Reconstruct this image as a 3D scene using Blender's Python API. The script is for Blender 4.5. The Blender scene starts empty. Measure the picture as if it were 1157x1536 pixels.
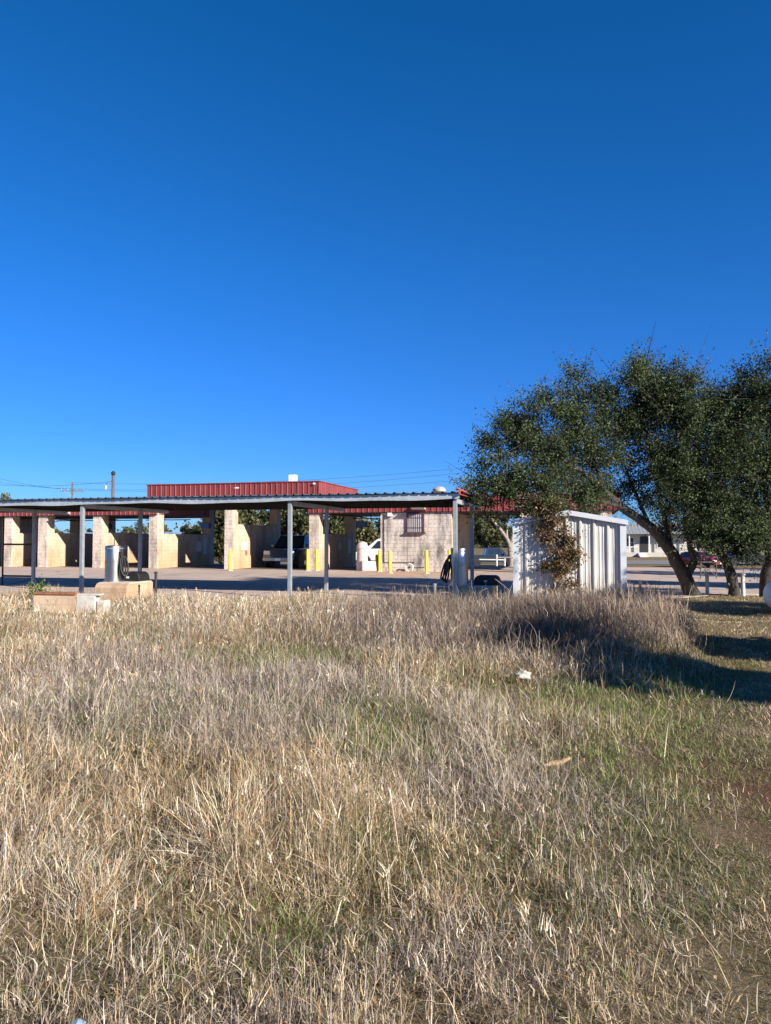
import bpy, math, random
import numpy as np
from mathutils import Vector
random.seed(7)
rng = np.random.default_rng(11)
scn = bpy.context.scene
col = scn.collection
PI = math.pi
EYE, F, HOR, CX = 1.55, 1100.0, 811.0, 578.5

def gx(px, Y): return (px - CX) * Y / F            # survey helpers: image bearing + distance -> metres
def gz(py, Y): return EYE - (py - HOR) * Y / F
def P(px, py, Y): return (gx(px, Y), Y, gz(py, Y))

# ------------------------------------------------------------------ materials
def nt(name):
    m = bpy.data.materials.new(name); m.use_nodes = True
    t = m.node_tree; b = t.nodes['Principled BSDF']
    return m, t, b
def N(t, typ, **k):
    n = t.nodes.new(typ)
    for a, v in k.items():
        if a.startswith('i_'):
            key = a[2:]; key = int(key) if key.isdigit() else key.replace('_', ' ')
            n.inputs[key].default_value = v
        else: setattr(n, a, v)
    return n
def ramp(t, fac, stops):
    r = t.nodes.new('ShaderNodeValToRGB'); e = r.color_ramp.elements
    while len(e) < len(stops): e.new(0.5)
    for i, (p, c) in enumerate(stops):
        e[i].position = p; e[i].color = (*c, 1) if len(c) == 3 else c
    t.links.new(fac, r.inputs[0]); return r.outputs[0]
def mix(t, fac, a, b, mode='MIX'):
    n = t.nodes.new('ShaderNodeMix'); n.data_type = 'RGBA'; n.blend_type = mode
    for s, v in ((0, fac), (6, a), (7, b)):
        if isinstance(v, (int, float)): n.inputs[s].default_value = v
        elif isinstance(v, tuple): n.inputs[s].default_value = (*v, 1)
        else: t.links.new(v, n.inputs[s])
    return n.outputs[2]
def noise(t, scale, detail=4, rough=.6, vec=None, coord='Object', stretch=None):
    tc = t.nodes.new('ShaderNodeTexCoord'); src = tc.outputs[coord]
    if stretch:
        mp = N(t, 'ShaderNodeMapping'); mp.inputs['Scale'].default_value = stretch
        t.links.new(src, mp.inputs[0]); src = mp.outputs[0]
    n = N(t, 'ShaderNodeTexNoise'); n.inputs['Scale'].default_value = scale
    n.inputs['Detail'].default_value = detail; n.inputs['Roughness'].default_value = rough
    t.links.new(src, n.inputs['Vector']); return n.outputs['Fac']
def bump(t, b, h, strength=.4, dist=.02):
    n = N(t, 'ShaderNodeBump'); n.inputs['Strength'].default_value = strength; n.inputs['Distance'].default_value = dist
    t.links.new(h, n.inputs['Height']); t.links.new(n.outputs[0], b.inputs['Normal'])
def simple(name, c, rough=.6, metal=0, var=.25, scale=6, bmp=0, stretch=None, spec=None):
    m, t, b = nt(name)
    f = noise(t, scale, 5, .65, stretch=stretch)
    lo = tuple(x * (1 - var) for x in c); hi = tuple(min(1, x * (1 + var)) for x in c)
    t.links.new(ramp(t, f, [(.3, lo), (.7, hi)]), b.inputs['Base Color'])
    b.inputs['Roughness'].default_value = rough; b.inputs['Metallic'].default_value = metal
    if spec is not None: b.inputs['Specular IOR Level'].default_value = spec
    if bmp: bump(t, b, f, bmp)
    return m

def block_mat(name, base, base2, stain, rough_face=False, rust=0):
    m, t, b = nt(name)
    tc = N(t, 'ShaderNodeTexCoord')
    sep = N(t, 'ShaderNodeSeparateXYZ'); t.links.new(tc.outputs['Object'], sep.inputs[0])
    add = N(t, 'ShaderNodeMath', operation='ADD'); t.links.new(sep.outputs[0], add.inputs[0]); t.links.new(sep.outputs[1], add.inputs[1])
    cmb = N(t, 'ShaderNodeCombineXYZ'); t.links.new(add.outputs[0], cmb.inputs[0]); t.links.new(sep.outputs[2], cmb.inputs[1])
    br = N(t, 'ShaderNodeTexBrick'); t.links.new(cmb.outputs[0], br.inputs['Vector'])
    br.inputs['Scale'].default_value = 1; br.inputs['Brick Width'].default_value = .4; br.inputs['Row Height'].default_value = .2
    br.inputs['Mortar Size'].default_value = .009; br.inputs['Mortar Smooth'].default_value = .3
    br.inputs['Color1'].default_value = (*base, 1); br.inputs['Color2'].default_value = (*base2, 1)
    br.inputs['Mortar'].default_value = (*[x * .72 for x in base], 1)
    f1 = noise(t, 1.6, 8, .72, stretch=(1, 1, .35))
    f2 = noise(t, 9 if rough_face else 14, 6, .8)
    br.inputs['Mortar'].default_value = (*[x * (.86 if rough_face else .72) for x in base], 1)
    c = mix(t, ramp(t, f1, [(.46, (0, 0, 0)), (.64, (1, 1, 1))]), br.outputs['Color'], stain)
    c = mix(t, .55 if rough_face else .25, c, ramp(t, f2, [(.3, (.32, .3, .3)), (.55, (1, 1, 1))]), 'MULTIPLY')
    if name == 'stained_split_block':      # long water streaks down from the roof edge
        st = noise(t, 2.6, 5, .7, stretch=(1.6, 1.6, .12))
        c = mix(t, ramp(t, st, [(.50, (0, 0, 0)), (.68, (.75, .75, .75))]), c, (.20, .18, .17))
    if rust:
        zr = N(t, 'ShaderNodeMapRange'); t.links.new(sep.outputs[2], zr.inputs[0])
        zr.inputs[1].default_value = 0; zr.inputs[2].default_value = 1.6; zr.inputs[3].default_value = 1; zr.inputs[4].default_value = 0
        f3 = noise(t, 1.1, 5, .6)
        mm = N(t, 'ShaderNodeMath', operation='MULTIPLY'); t.links.new(zr.outputs[0], mm.inputs[0]); t.links.new(f3, mm.inputs[1])
        m2 = N(t, 'ShaderNodeMath', operation='MULTIPLY'); t.links.new(mm.outputs[0], m2.inputs[0]); m2.inputs[1].default_value = rust
        m2.use_clamp = True
        c = mix(t, m2.outputs[0], c, (.50, .26, .11))
    t.links.new(c, b.inputs['Base Color']); b.inputs['Roughness'].default_value = .9
    h = N(t, 'ShaderNodeMath', operation='ADD'); t.links.new(f2, h.inputs[0])
    inv = N(t, 'ShaderNodeMath', operation='MULTIPLY'); t.links.new(br.outputs['Fac'], inv.inputs[0]); inv.inputs[1].default_value = -.6
    t.links.new(inv.outputs[0], h.inputs[1])
    bump(t, b, h.outputs[0], .8 if rough_face else .35, .05 if rough_face else .015)
    return m

def attr_leaf(name, rough=.55, trans=.25, spec=.3):
    m = bpy.data.materials.new(name); m.use_nodes = True; t = m.node_tree
    b = t.nodes['Principled BSDF']; out = t.nodes['Material Output']
    a = N(t, 'ShaderNodeAttribute', attribute_name='tint')
    t.links.new(a.outputs['Color'], b.inputs['Base Color'])
    b.inputs['Roughness'].default_value = rough; b.inputs['Specular IOR Level'].default_value = spec
    tr = N(t, 'ShaderNodeBsdfTranslucent'); t.links.new(a.outputs['Color'], tr.inputs['Color'])
    mx = N(t, 'ShaderNodeMixShader'); mx.inputs[0].default_value = trans
    t.links.new(b.outputs[0], mx.inputs[1]); t.links.new(tr.outputs[0], mx.inputs[2])
    t.links.new(mx.outputs[0], out.inputs['Surface']); return m

def panel_metal(name, c, rough=.45, metal=.0, pitch=.3, var=.12):
    m, t, b = nt(name)
    f = noise(t, 2.5, 6, .7, stretch=(1, 1, .4))
    lo = tuple(x * (1 - var) for x in c); hi = tuple(min(1, x * (1 + var)) for x in c)
    t.links.new(ramp(t, f, [(.3, lo), (.7, hi)]), b.inputs['Base Color'])
    b.inputs['Roughness'].default_value = rough; b.inputs['Metallic'].default_value = metal
    return m

M = {}
M['split'] = block_mat('split_face_block', (.80, .66, .54), (.72, .58, .47), (.36, .29, .24), True)
M['room'] = block_mat('stained_split_block', (.74, .645, .565), (.66, .575, .50), (.17, .15, .14), True)
M['smooth'] = block_mat('painted_smooth_block', (.65, .52, .38), (.59, .47, .34), (.40, .29, .20), False, 1.3)
M['cream'] = block_mat('cream_block', (.62, .50, .37), (.58, .46, .33), (.42, .32, .22), False, .6)
M['kerbblock'] = block_mat('kerb_block', (.62, .44, .30), (.55, .40, .28), (.40, .27, .17), False, .4)
M['red'] = simple('red_panel_paint', (.215, .042, .042), .55, var=.28, scale=1.7, stretch=(1, 1, .3))
M['redtrim'] = simple('faded_red_trim', (.50, .085, .05), .5, var=.2, scale=5)
M['steel_grey'] = simple('grey_painted_steel', (.34, .37, .39), .45, .3, var=.18, scale=9)
M['channel'] = simple('galvanised_channel', (.50, .54, .56), .45, .35, var=.18, scale=4)
M['roofsheet'] = simple('dark_roof_sheet', (.085, .115, .14), .4, .4, var=.3, scale=3)
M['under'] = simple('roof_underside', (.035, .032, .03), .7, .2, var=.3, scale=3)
M['dark'] = simple('dark_steel', (.03, .03, .033), .6, .2)
M['yellow'] = simple('yellow_bollard_paint', (.80, .62, .02), .5, var=.15, scale=12)
M['black'] = simple('black_rubber', (.012, .012, .013), .55, var=.3)
M['stainless'] = simple('brushed_stainless', (.50, .45, .40), .36, 1.0, var=.12, scale=5, stretch=(1, 1, 8))
M['rust'] = simple('rusty_steel', (.26, .105, .05), .85, var=.45, scale=7, bmp=.3)
M['concrete'] = simple('white_concrete', (.52, .48, .42), .9, var=.2, scale=5, bmp=.2)
M['white'] = simple('white_paint', (.78, .77, .74), .5, var=.05)
M['offwhite'] = simple('weathered_white_paint', (.62, .60, .55), .7, var=.2, scale=12)
M['glass'] = simple('dark_window_glass', (.02, .03, .04), .06, 0, var=.1, spec=.8)
M['bark'] = simple('oak_bark', (.05, .042, .036), .95, var=.5, scale=12, bmp=.8, stretch=(1, 1, .35))
M['deadwood'] = simple('dead_grey_wood', (.30, .25, .21), .9, var=.35, scale=9)
M['wire'] = simple('power_wire', (.05, .05, .05), .6)
M['polewood'] = simple('pole_wood', (.14, .11, .09), .9, var=.3, stretch=(1, 1, .2))
def shed_mat():
    m, t, b = nt('white_shed_panel'); f = noise(t, 2.2, 7, .7, stretch=(1.5, 1.5, .4)); tc = N(t, 'ShaderNodeTexCoord'); sp = N(t, 'ShaderNodeSeparateXYZ'); t.links.new(tc.outputs['Object'], sp.inputs[0])
    zr = N(t, 'ShaderNodeMapRange'); t.links.new(sp.outputs[2], zr.inputs[0]); zr.inputs[1].default_value = .1; zr.inputs[2].default_value = .75; zr.inputs[3].default_value = 1.1; zr.inputs[4].default_value = .12
    mm = N(t, 'ShaderNodeMath', operation='MULTIPLY'); mm.use_clamp = True; t.links.new(zr.outputs[0], mm.inputs[0]); t.links.new(f, mm.inputs[1])
    c = ramp(t, f, [(.3, (.54, .52, .48)), (.7, (.64, .61, .56))]); c = mix(t, mm.outputs[0], c, (.34, .26, .18))
    t.links.new(c, b.inputs['Base Color']); b.inputs['Roughness'].default_value = .42; return m
M['shedwall'] = shed_mat()
M['shedtrim'] = simple('white_shed_trim', (.64, .66, .68), .4, .1, var=.06)
M['bluebox'] = simple('blue_plastic', (.02, .09, .25), .5)
M['blueroof'] = simple('pale_blue_roof', (.32, .47, .62), .5, .2, var=.08)
M['tin'] = simple('grey_tin_roof', (.36, .38, .40), .45, .4, var=.1, scale=2)
M['siding'] = simple('beige_siding', (.50, .47, .41), .8, var=.08)
M['brownframe'] = simple('brown_window_frame', (.10, .04, .035), .6, var=.2)
M['blind'] = simple('window_blind', (.5, .5, .52), .6, var=.2, scale=25, stretch=(1, 1, .1))
M['lamp'] = simple('lamp_housing', (.45, .42, .36), .5)
M['pinkstone'] = simple('pale_pink_stone', (.60, .46, .42), .85, var=.2, scale=8, bmp=.3)
M['leaf'] = attr_leaf('leaf', .55, .25, .18)
M['grass'] = attr_leaf('grass_blade', .7, .22, .2)
M['tanwood'] = simple('tan_dead_wood', (.36,.24,.14), .9, var=.4, scale=30)
M['rock'] = simple('pale_rock', (.46, .44, .38), .9, var=.35, scale=12, bmp=.5)
M['bluescrap'] = simple('blue_litter_plastic', (.30, .42, .55), .5)
M['chrome'] = simple('chrome', (.6, .6, .62), .15, 1, var=.05)
M['headlamp'] = simple('headlight_lens', (.75, .70, .62), .15, 0, var=.2, scale=30)
M['plate'] = simple('licence_plate_white', (.75, .75, .73), .5, var=.05)
M['redlamp'] = simple('tail_lamp', (.35, .01, .01), .2)

def lot_mat():
    m, t, b = nt('pink_grey_concrete')
    f1 = noise(t, .18, 6, .6); f2 = noise(t, 1.3, 8, .7); f3 = noise(t, 25, 3, .6)
    c = ramp(t, f1, [(.35, (.46, .355, .29)), (.6, (.56, .43, .35))])
    c = mix(t, ramp(t, f2, [(.5, (0, 0, 0)), (.72, (1, 1, 1))]), c, (.30, .25, .22))
    c = mix(t, .25, c, ramp(t, f3, [(.3, (.6, .6, .6)), (.7, (1, 1, 1))]), 'MULTIPLY')
    # expansion joints and sealed cracks
    tc = N(t, 'ShaderNodeTexCoord'); mp = N(t, 'ShaderNodeMapping'); mp.inputs['Rotation'].default_value = (0, 0, math.radians(15))
    t.links.new(tc.outputs['Object'], mp.inputs[0])
    br = N(t, 'ShaderNodeTexBrick'); br.offset = 0; t.links.new(mp.outputs[0], br.inputs['Vector'])
    br.inputs['Scale'].default_value = 1; br.inputs['Brick Width'].default_value = 4.5; br.inputs['Row Height'].default_value = 4.5; br.inputs['Mortar Size'].default_value = .02
    c = mix(t, br.outputs['Fac'], c, (.12, .10, .09))
    vo = N(t, 'ShaderNodeTexVoronoi', feature='DISTANCE_TO_EDGE'); vo.inputs['Scale'].default_value = .23
    t.links.new(tc.outputs['Object'], vo.inputs['Vector'])
    c = mix(t, ramp(t, vo.outputs['Distance'], [(0, (.8, .8, .8)), (.008, (0, 0, 0))]), c, (.14, .12, .11))
    # rust-orange wash stain, by the equipment room
    s = N(t, 'ShaderNodeVectorMath', operation='DISTANCE'); t.links.new(tc.outputs['Object'], s.inputs[0]); s.inputs[1].default_value = (1.2, 35.3, 0)
    c = mix(t, ramp(t, s.outputs['Value'], [(0, (.75, .75, .75)), (.0, (.75, .75, .75)), (1, (0, 0, 0))]), c, c)
    dr = N(t, 'ShaderNodeMapRange'); t.links.new(s.outputs['Value'], dr.inputs[0]); dr.inputs[1].default_value = 0; dr.inputs[2].default_value = 4.2; dr.inputs[3].default_value = 1.3; dr.inputs[4].default_value = 0
    mm = N(t, 'ShaderNodeMath', operation='MULTIPLY'); mm.use_clamp = True; t.links.new(dr.outputs[0], mm.inputs[0]); t.links.new(f2, mm.inputs[1])
    c = mix(t, mm.outputs[0], c, (.56, .27, .12))
    t.links.new(c, b.inputs['Base Color']); b.inputs['Roughness'].default_value = .9
    bump(t, b, f3, .25, .01); return m
M['lot'] = lot_mat()

def ground_mat():
    m, t, b = nt('field_soil')
    f1 = noise(t, .6, 6, .65); f2 = noise(t, 6, 8, .75); f3 = noise(t, 45, 5, .75)
    c = ramp(t, f1, [(.35, (.12, .12, .05)), (.52, (.24, .19, .11)), (.68, (.16, .12, .075))])
    c = mix(t, ramp(t, f2, [(.42, (0, 0, 0)), (.62, (1, 1, 1))]), c, (.30, .23, .14))
    c = mix(t, .7, c, ramp(t, f3, [(.3, (.35, .33, .3)), (.68, (1.0, 1.0, 1.0))]), 'MULTIPLY')
    # bare red-brown earth worn into the lawn
    tc = N(t, 'ShaderNodeTexCoord')
    for (cx, cy, r) in ((2.35, 4.75, 1.1), (2.45, 3.7, .7), (1.9, 2.8, .65), (3.6, 6.2, .7)):
        s = N(t, 'ShaderNodeVectorMath', operation='DISTANCE'); t.links.new(tc.outputs['Object'], s.inputs[0]); s.inputs[1].default_value = (cx, cy, 0)
        dr = N(t, 'ShaderNodeMapRange'); t.links.new(s.outputs['Value'], dr.inputs[0]); dr.inputs[1].default_value = 0; dr.inputs[2].default_value = r; dr.inputs[3].default_value = 2.0; dr.inputs[4].default_value = 0
        mm = N(t, 'ShaderNodeMath', operation='MULTIPLY'); mm.use_clamp = True; t.links.new(dr.outputs[0], mm.inputs[0]); t.links.new(f2, mm.inputs[1])
        c = mix(t, mm.outputs[0], c, (.13, .07, .045))
    t.links.new(c, b.inputs['Base Color']); b.inputs['Roughness'].default_value = 1
    b.inputs['Specular IOR Level'].default_value = .1
    bump(t, b, f3, .8, .03); return m
M['ground'] = ground_mat()

# ------------------------------------------------------------------ mesh builder
class MB:
    def __init__(s): s.v = []; s.f = []
    def add(s, vs, fs):
        o = len(s.v); s.v += [tuple(v) for v in vs]; s.f += [tuple(i + o for i in f) for f in fs]; return s
    def box(s, x0, x1, y0, y1, z0, z1):
        return s.add([(x0,y0,z0),(x1,y0,z0),(x1,y1,z0),(x0,y1,z0),(x0,y0,z1),(x1,y0,z1),(x1,y1,z1),(x0,y1,z1)],
                     [(0,3,2,1),(4,5,6,7),(0,1,5,4),(1,2,6,5),(2,3,7,6),(3,0,4,7)])
    def tube(s, pts, rad, n=8, caps=True):
        pts = [Vector(p) for p in pts]; k = len(pts)
        if isinstance(rad, (int, float)): rad = [rad] * k
        vs = []; prev = None
        for i, p in enumerate(pts):
            d = (pts[min(i+1, k-1)] - pts[max(i-1, 0)]).normalized()
            if prev is None:
                a = Vector((0, 0, 1)) if abs(d.z) < .9 else Vector((1, 0, 0)); u = d.cross(a).normalized()
            else: u = (prev - d * prev.dot(d)).normalized()
            prev = u; w = d.cross(u)
            for j in range(n):
                an = 2 * PI * j / n; vs.append(p + (u * math.cos(an) + w * math.sin(an)) * rad[i])
        fs = [(i*n+j, i*n+(j+1)%n, (i+1)*n+(j+1)%n, (i+1)*n+j) for i in range(k-1) for j in range(n)]
        if caps: fs += [tuple(reversed(range(n))), tuple(range((k-1)*n, k*n))]
        return s.add(vs, fs)
    def lathe(s, prof, c=(0,0,0), n=20, axis='z'):
        vs = []
        for (r, h) in prof:
            for j in range(n):
                a = 2*PI*j/n; x, y = r*math.cos(a), r*math.sin(a)
                q = (x, y, h) if axis == 'z' else ((h, x, y) if axis == 'x' else (x, h, y))
                vs.append((c[0]+q[0], c[1]+q[1], c[2]+q[2]))
        k = len(prof)
        fs = [(i*n+j, i*n+(j+1)%n, (i+1)*n+(j+1)%n, (i+1)*n+j) for i in range(k-1) for j in range(n)]
        fs += [tuple(reversed(range(n))), tuple(range((k-1)*n, k*n))]
        return s.add(vs, fs)
    def prism(s, poly, a0, a1, axis='x'):
        n = len(poly)
        def q(p, a): return (a, p[0], p[1]) if axis == 'x' else ((p[0], a, p[1]) if axis == 'y' else (p[0], p[1], a))
        return s.add([q(p, a0) for p in poly] + [q(p, a1) for p in poly],
                     [tuple(range(n)), tuple(reversed(range(n, 2*n)))] + [(i, i+n, (i+1)%n+n, (i+1)%n) for i in range(n)])
    def build(s, name, mat, parent=None, smooth=False, bevel=0, label=None):
        me = bpy.data.meshes.new(name); me.from_pydata(s.v, [], s.f)
        import bmesh
        bm = bmesh.new(); bm.from_mesh(me); bmesh.ops.recalc_face_normals(bm, faces=bm.faces); bm.to_mesh(me); bm.free()
        me.materials.append(mat); o = bpy.data.objects.new(name, me); col.objects.link(o)
        if parent: o.parent = parent
        if smooth:
            me.shade_smooth()
            try: me.set_sharp_from_angle(angle=math.radians(40))
            except Exception: pass
        if bevel:
            b = o.modifiers.new('bevel', 'BEVEL'); b.width = bevel; b.segments = 2; b.limit_method = 'ANGLE'
        if label: o['label'] = label
        return o
def tag(o, label=None, cat=None, group=None, kind=None):
    for k, v in (('label', label), ('category', cat), ('group', group), ('kind', kind)):
        if v: o[k] = v
    return o
def root(name, label, cat, loc=(0,0,0), rz=0, group=None):
    o = bpy.data.objects.new(name, None); col.objects.link(o); o.location = loc; o.rotation_euler = (0, 0, rz)
    o.empty_display_size = .2
    return tag(o, label, cat, group)
def copy_tree(o, parent=None):
    c = o.copy(); col.objects.link(c)
    if parent: c.parent = parent
    for ch in list(o.children): copy_tree(ch, c)
    return c
def np_mesh(name, V, Fc, mat, parent=None, tint=None, nper=4):
    me = bpy.data.meshes.new(name)
    nv, nf = len(V), len(Fc)
    me.vertices.add(nv); me.vertices.foreach_set('co', V.astype(np.float32).ravel())
    me.loops.add(nf*nper); me.loops.foreach_set('vertex_index', Fc.astype(np.int32).ravel())
    me.polygons.add(nf); me.polygons.foreach_set('loop_start', (np.arange(nf)*nper).astype(np.int32))
    me.update(calc_edges=True)
    if tint is not None:
        a = me.attributes.new('tint', 'FLOAT_COLOR', 'POINT')
        c4 = np.ones((nv, 4), np.float32); c4[:, :3] = np.clip(tint, 0, 1); a.data.foreach_set('color', c4.ravel())
    me.materials.append(mat); o = bpy.data.objects.new(name, me); col.objects.link(o)
    if parent: o.parent = parent
    return o

# ------------------------------------------------------------------ numpy noise / terrain
_tab = rng.random((256, 256))
def vnoise(x, y, s=1.0, seed=0):
    x = np.asarray(x, float)*s + seed*17.3; y = np.asarray(y, float)*s + seed*9.7
    xi = np.floor(x).astype(int); yi = np.floor(y).astype(int); fx = x-xi; fy = y-yi
    fx = fx*fx*(3-2*fx); fy = fy*fy*(3-2*fy)
    g = lambda a, b: _tab[a % 256, b % 256]
    return (g(xi,yi)*(1-fx)+g(xi+1,yi)*fx)*(1-fy) + (g(xi,yi+1)*(1-fx)+g(xi+1,yi+1)*fx)*fy
def sst(a, b, x):
    t = np.clip((x-a)/(b-a), 0, 1); return t*t*(3-2*t)
ROT = math.radians(-15); CC, SS = math.cos(math.radians(15)), math.sin(math.radians(15))
CAN = (1.76, 18.5)
def loc_uv(x, y): return (x-CAN[0])*CC - (y-CAN[1])*SS, (x-CAN[0])*SS + (y-CAN[1])*CC
def edge_v(u):      # near kerb line of the lot in the canopy's frame
    return np.interp(u, [-60, 4.3, 5.2, 6.8, 60], [-.45, -.45, 2.4, 4.5, 4.5])
def lawn_b(y): return np.interp(y, [1.5,2.4,3.5,5,7,9,12,15,20], [.50,.82,1.30,2.0,2.78,3.7,4.8,5.6,7.0]) + (vnoise(y, y*0, 1.3, 5)-.5)*.45
def gauss(x, y, cx, cy, sx, sy): return np.exp(-((x-cx)/sx)**2-((y-cy)/sy)**2)
def height(x, y):
    x = np.asarray(x, float); y = np.asarray(y, float)
    u, v = loc_uv(x, y)
    far = np.interp(v, [27, 34, 57, 80, 130], [0, -.43, -1.04, -.5, 0])
    fld = sst(.3, -1.5, v - edge_v(u))
    h = far + fld*((vnoise(x, y, .7, 1)-.5)*.10 + (vnoise(x, y, 2.2, 2)-.5)*.05)
    h = h + fld*(.23*sst(8.4, 9.9, y+.35*(x-2.0)+.5*(vnoise(x, y, 1.6, 41)-.5))*sst(17, 12, y)*sst(1.55, 2.5, x+.5*(vnoise(x, y, 1.9, 42)-.5))*sst(-.5, .5, lawn_b(y)-x)*(.8+.4*vnoise(x, y, 1.2, 43)) + .16*gauss(x, y, .6, 13.0, 1.8, 1.8) + .10*gauss(x, y, -4.5, 12, 3, 3))
    return h

xs = np.concatenate([-np.geomspace(1500, 15, 14), np.arange(-14, 14.01, .28), np.geomspace(15, 1500, 14)])
ys = np.concatenate([-np.geomspace(600, 4, 8), np.arange(-2, 26, .28), np.arange(26, 90, 2.0), np.geomspace(92, 2500, 16)])
X, Y = np.meshgrid(xs, ys); Z = height(X, Y)
V = np.stack([X, Y, Z], -1).reshape(-1, 3); nx, ny = len(xs), len(ys)
ii, jj = np.meshgrid(np.arange(ny-1), np.arange(nx-1), indexing='ij'); a = (ii*nx+jj).ravel()
g = np_mesh('ground', V, np.stack([a, a+1, a+nx+1, a+nx], -1), M['ground']); g.data.shade_smooth(); tag(g, kind='structure')

# parking lot: a sheet 8 mm above the ground, rotated with the car wash
def poly_sheet(name, pts, z, mat, thick=.004):
    b = MB(); b.prism(pts, z-.05, z, 'z'); o = b.build(name, mat); tag(o, kind='structure'); return o
def w(u, v): return (CAN[0] + u*CC + v*SS, CAN[1] - u*SS + v*CC)
poly_sheet('parking_lot', [w(-60,-.45), w(4.3,-.45), w(5.2,2.4), w(6.8,4.5), w(34,4.5), w(34,26.5), w(-60,26.5)], .012, M['lot'])
M['asphalt'] = simple('road_asphalt', (.20, .18, .165), .9, var=.15, scale=3)
# street beyond, on the lower ground
b = MB(); 
for u0 in range(-60, 90, 10):
    q = [w(u0, 62), w(u0+10, 62), w(u0+10, 71), w(u0, 71)]
    b.add([(p[0], p[1], float(height(p[0], p[1]))+.03) for p in q], [(0,1,2,3)])
tag(b.build('road', M['asphalt']), kind='structure')
b = MB()
for k in range(40):
    u0, u1 = 5.2+k*.7, 5.2+(k+1)*.7
    if u0 < 6.9: continue
    b2 = [w(u0,4.40), w(u1,4.40), w(u1,4.52), w(u0,4.52)]
    b.add([(p[0],p[1],-.02) for p in b2]+[(p[0],p[1],.05) for p in b2], [(0,3,2,1),(4,5,6,7),(0,1,5,4),(1,2,6,5),(2,3,7,6),(3,0,4,7)])
tag(b.build('kerb', M['concrete']), kind='structure')

# ------------------------------------------------------------------ vacuum canopy
cn = root('vacuum_canopy', 'long low steel canopy with wavy grey front edge and red trim on its right end', 'canopy', (*CAN, 0), ROT)
for x in (0, -4.47, -10.95, -15.1):
    for y in (0, 2.9):
        MB().box(x-.05, x+.05, y-.05, y+.05, 0, 2.60).build('post', M['steel_grey'], cn, bevel=.006)
    MB().box(x-.035, x+.035, .06, 4.55, 2.50, 2.615).build('beam', M['channel'], cn)
b = MB()
L0, L1 = -19.5, .12
n = 160; prev = None
for i in range(n+1):        # bent front channel: wavers up and down along its run
    x = L0+(L1-L0)*i/n; dz = .014*math.sin(x*1.15)+.009*math.sin(x*2.9+1)-.012*abs(math.sin(x*.7)); dy = .015*math.sin(x*1.7)
    ring = [(x,-.12+dy,2.60+dz),(x,-.06+dy,2.60+dz),(x,-.06+dy,2.735),(x,-.12+dy,2.735)]
    b.v += ring; o = len(b.v)-8
    if i: b.f += [(o+j, o+(j+1)%4, o+4+(j+1)%4, o+4+j) for j in range(4)]
b.build('front_channel', M['channel'], cn)
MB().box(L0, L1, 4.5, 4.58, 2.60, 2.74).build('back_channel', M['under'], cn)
pr = []; x = L0
while x < L1-.05:           # trapezoid ribs every 25 cm
    pr += [(x, 0), (x+.165, 0), (x+.185, .035), (x+.225, .035), (x+.245, 0)]; x += .25
def sheet(profile, y0, y1, z0, z1, th=.004):
    m = MB(); k = len(profile)
    for yy, zz in ((y0, z0), (y1, z1)): m.v += [(p[0], yy, zz+p[1]) for p in profile]
    m.f += [(i, i+1, k+i+1, k+i) for i in range(k-1)]; return m
o = sheet(pr, -.2, 4.66, 2.755, 2.80).build('roof_sheet', M['roofsheet'], cn); o.modifiers.new('s', 'SOLIDIFY').thickness = .006
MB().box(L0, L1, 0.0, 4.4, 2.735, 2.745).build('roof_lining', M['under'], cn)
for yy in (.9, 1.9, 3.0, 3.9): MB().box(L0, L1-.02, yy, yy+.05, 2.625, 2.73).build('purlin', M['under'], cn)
b = MB(); b.prism([(-.22,2.70),(4.7,2.76),(4.7,2.90),(-.22,2.84)], L1+.004, L1+.05, 'x'); b.box(L1-.10, L1+.003, -.22, 4.7, 2.843, 2.852)
b.build('end_trim', M['redtrim'], cn)

# left-hand pipe gate hung on the canopy's back post
gt = root('pipe_gate', 'dark steel pipe gate frame between the two leftmost posts of the canopy', 'gate', w(-15.12, 2.9)+(0,), ROT)
MB().tube([(-1.25,0,0.02),(-1.25,0,2.4)], .03).build('upright', M['dark'], gt)
for z in (.33, 1.42): MB().tube([(-1.22,0,z),(-.05,0,z)], .032).build('rail', M['dark'], gt)
MB().box(-.09,-.05,-.05,.03,.83,.93).build('latch', M['dark'], gt)

# ------------------------------------------------------------------ car wash building
BW = (0.73, 37.1)
wb = root('car_wash', 'cream block self service car wash with red ribbed metal fascia and open bays', 'car wash', (*BW, 0), ROT)
DEP = 6.5
# (left x, right x, low wall top, top of column)
cols_ = [(-24.2,-23.55,2.0,3.05),(-21.7,-21.1,2.0,3.05),(-18.0,-17.45,2.0,3.05),(-14.38,-13.85,1.93,3.9),(-9.76,-9.28,2.45,3.9),(-4.89,-4.35,1.9,3.05)]
for i, (x0, x1, hw, ht) in enumerate(cols_):
    xm = (x0+x1)/2; t_ = .15
    c = MB().box(x0, x1, 0, .12, 0, ht).build('column', M['split'], wb)
    MB().box(x0+.01, x1-.01, .12, .66, 0, ht).build('column_flank', M['smooth'], wb)
    MB().box(x1-.21, x1-.01, .66, DEP-.6, 0, hw).build('bay_wall', M['smooth'], wb)
    MB().box(x0, x1, DEP-.6, DEP, 0, ht).build('column', M['cream'], wb)
# bay at far left has a further wall
MB().box(-27.6,-27.1,0,DEP,0,3.05).build('column', M['split'], wb)
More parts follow.
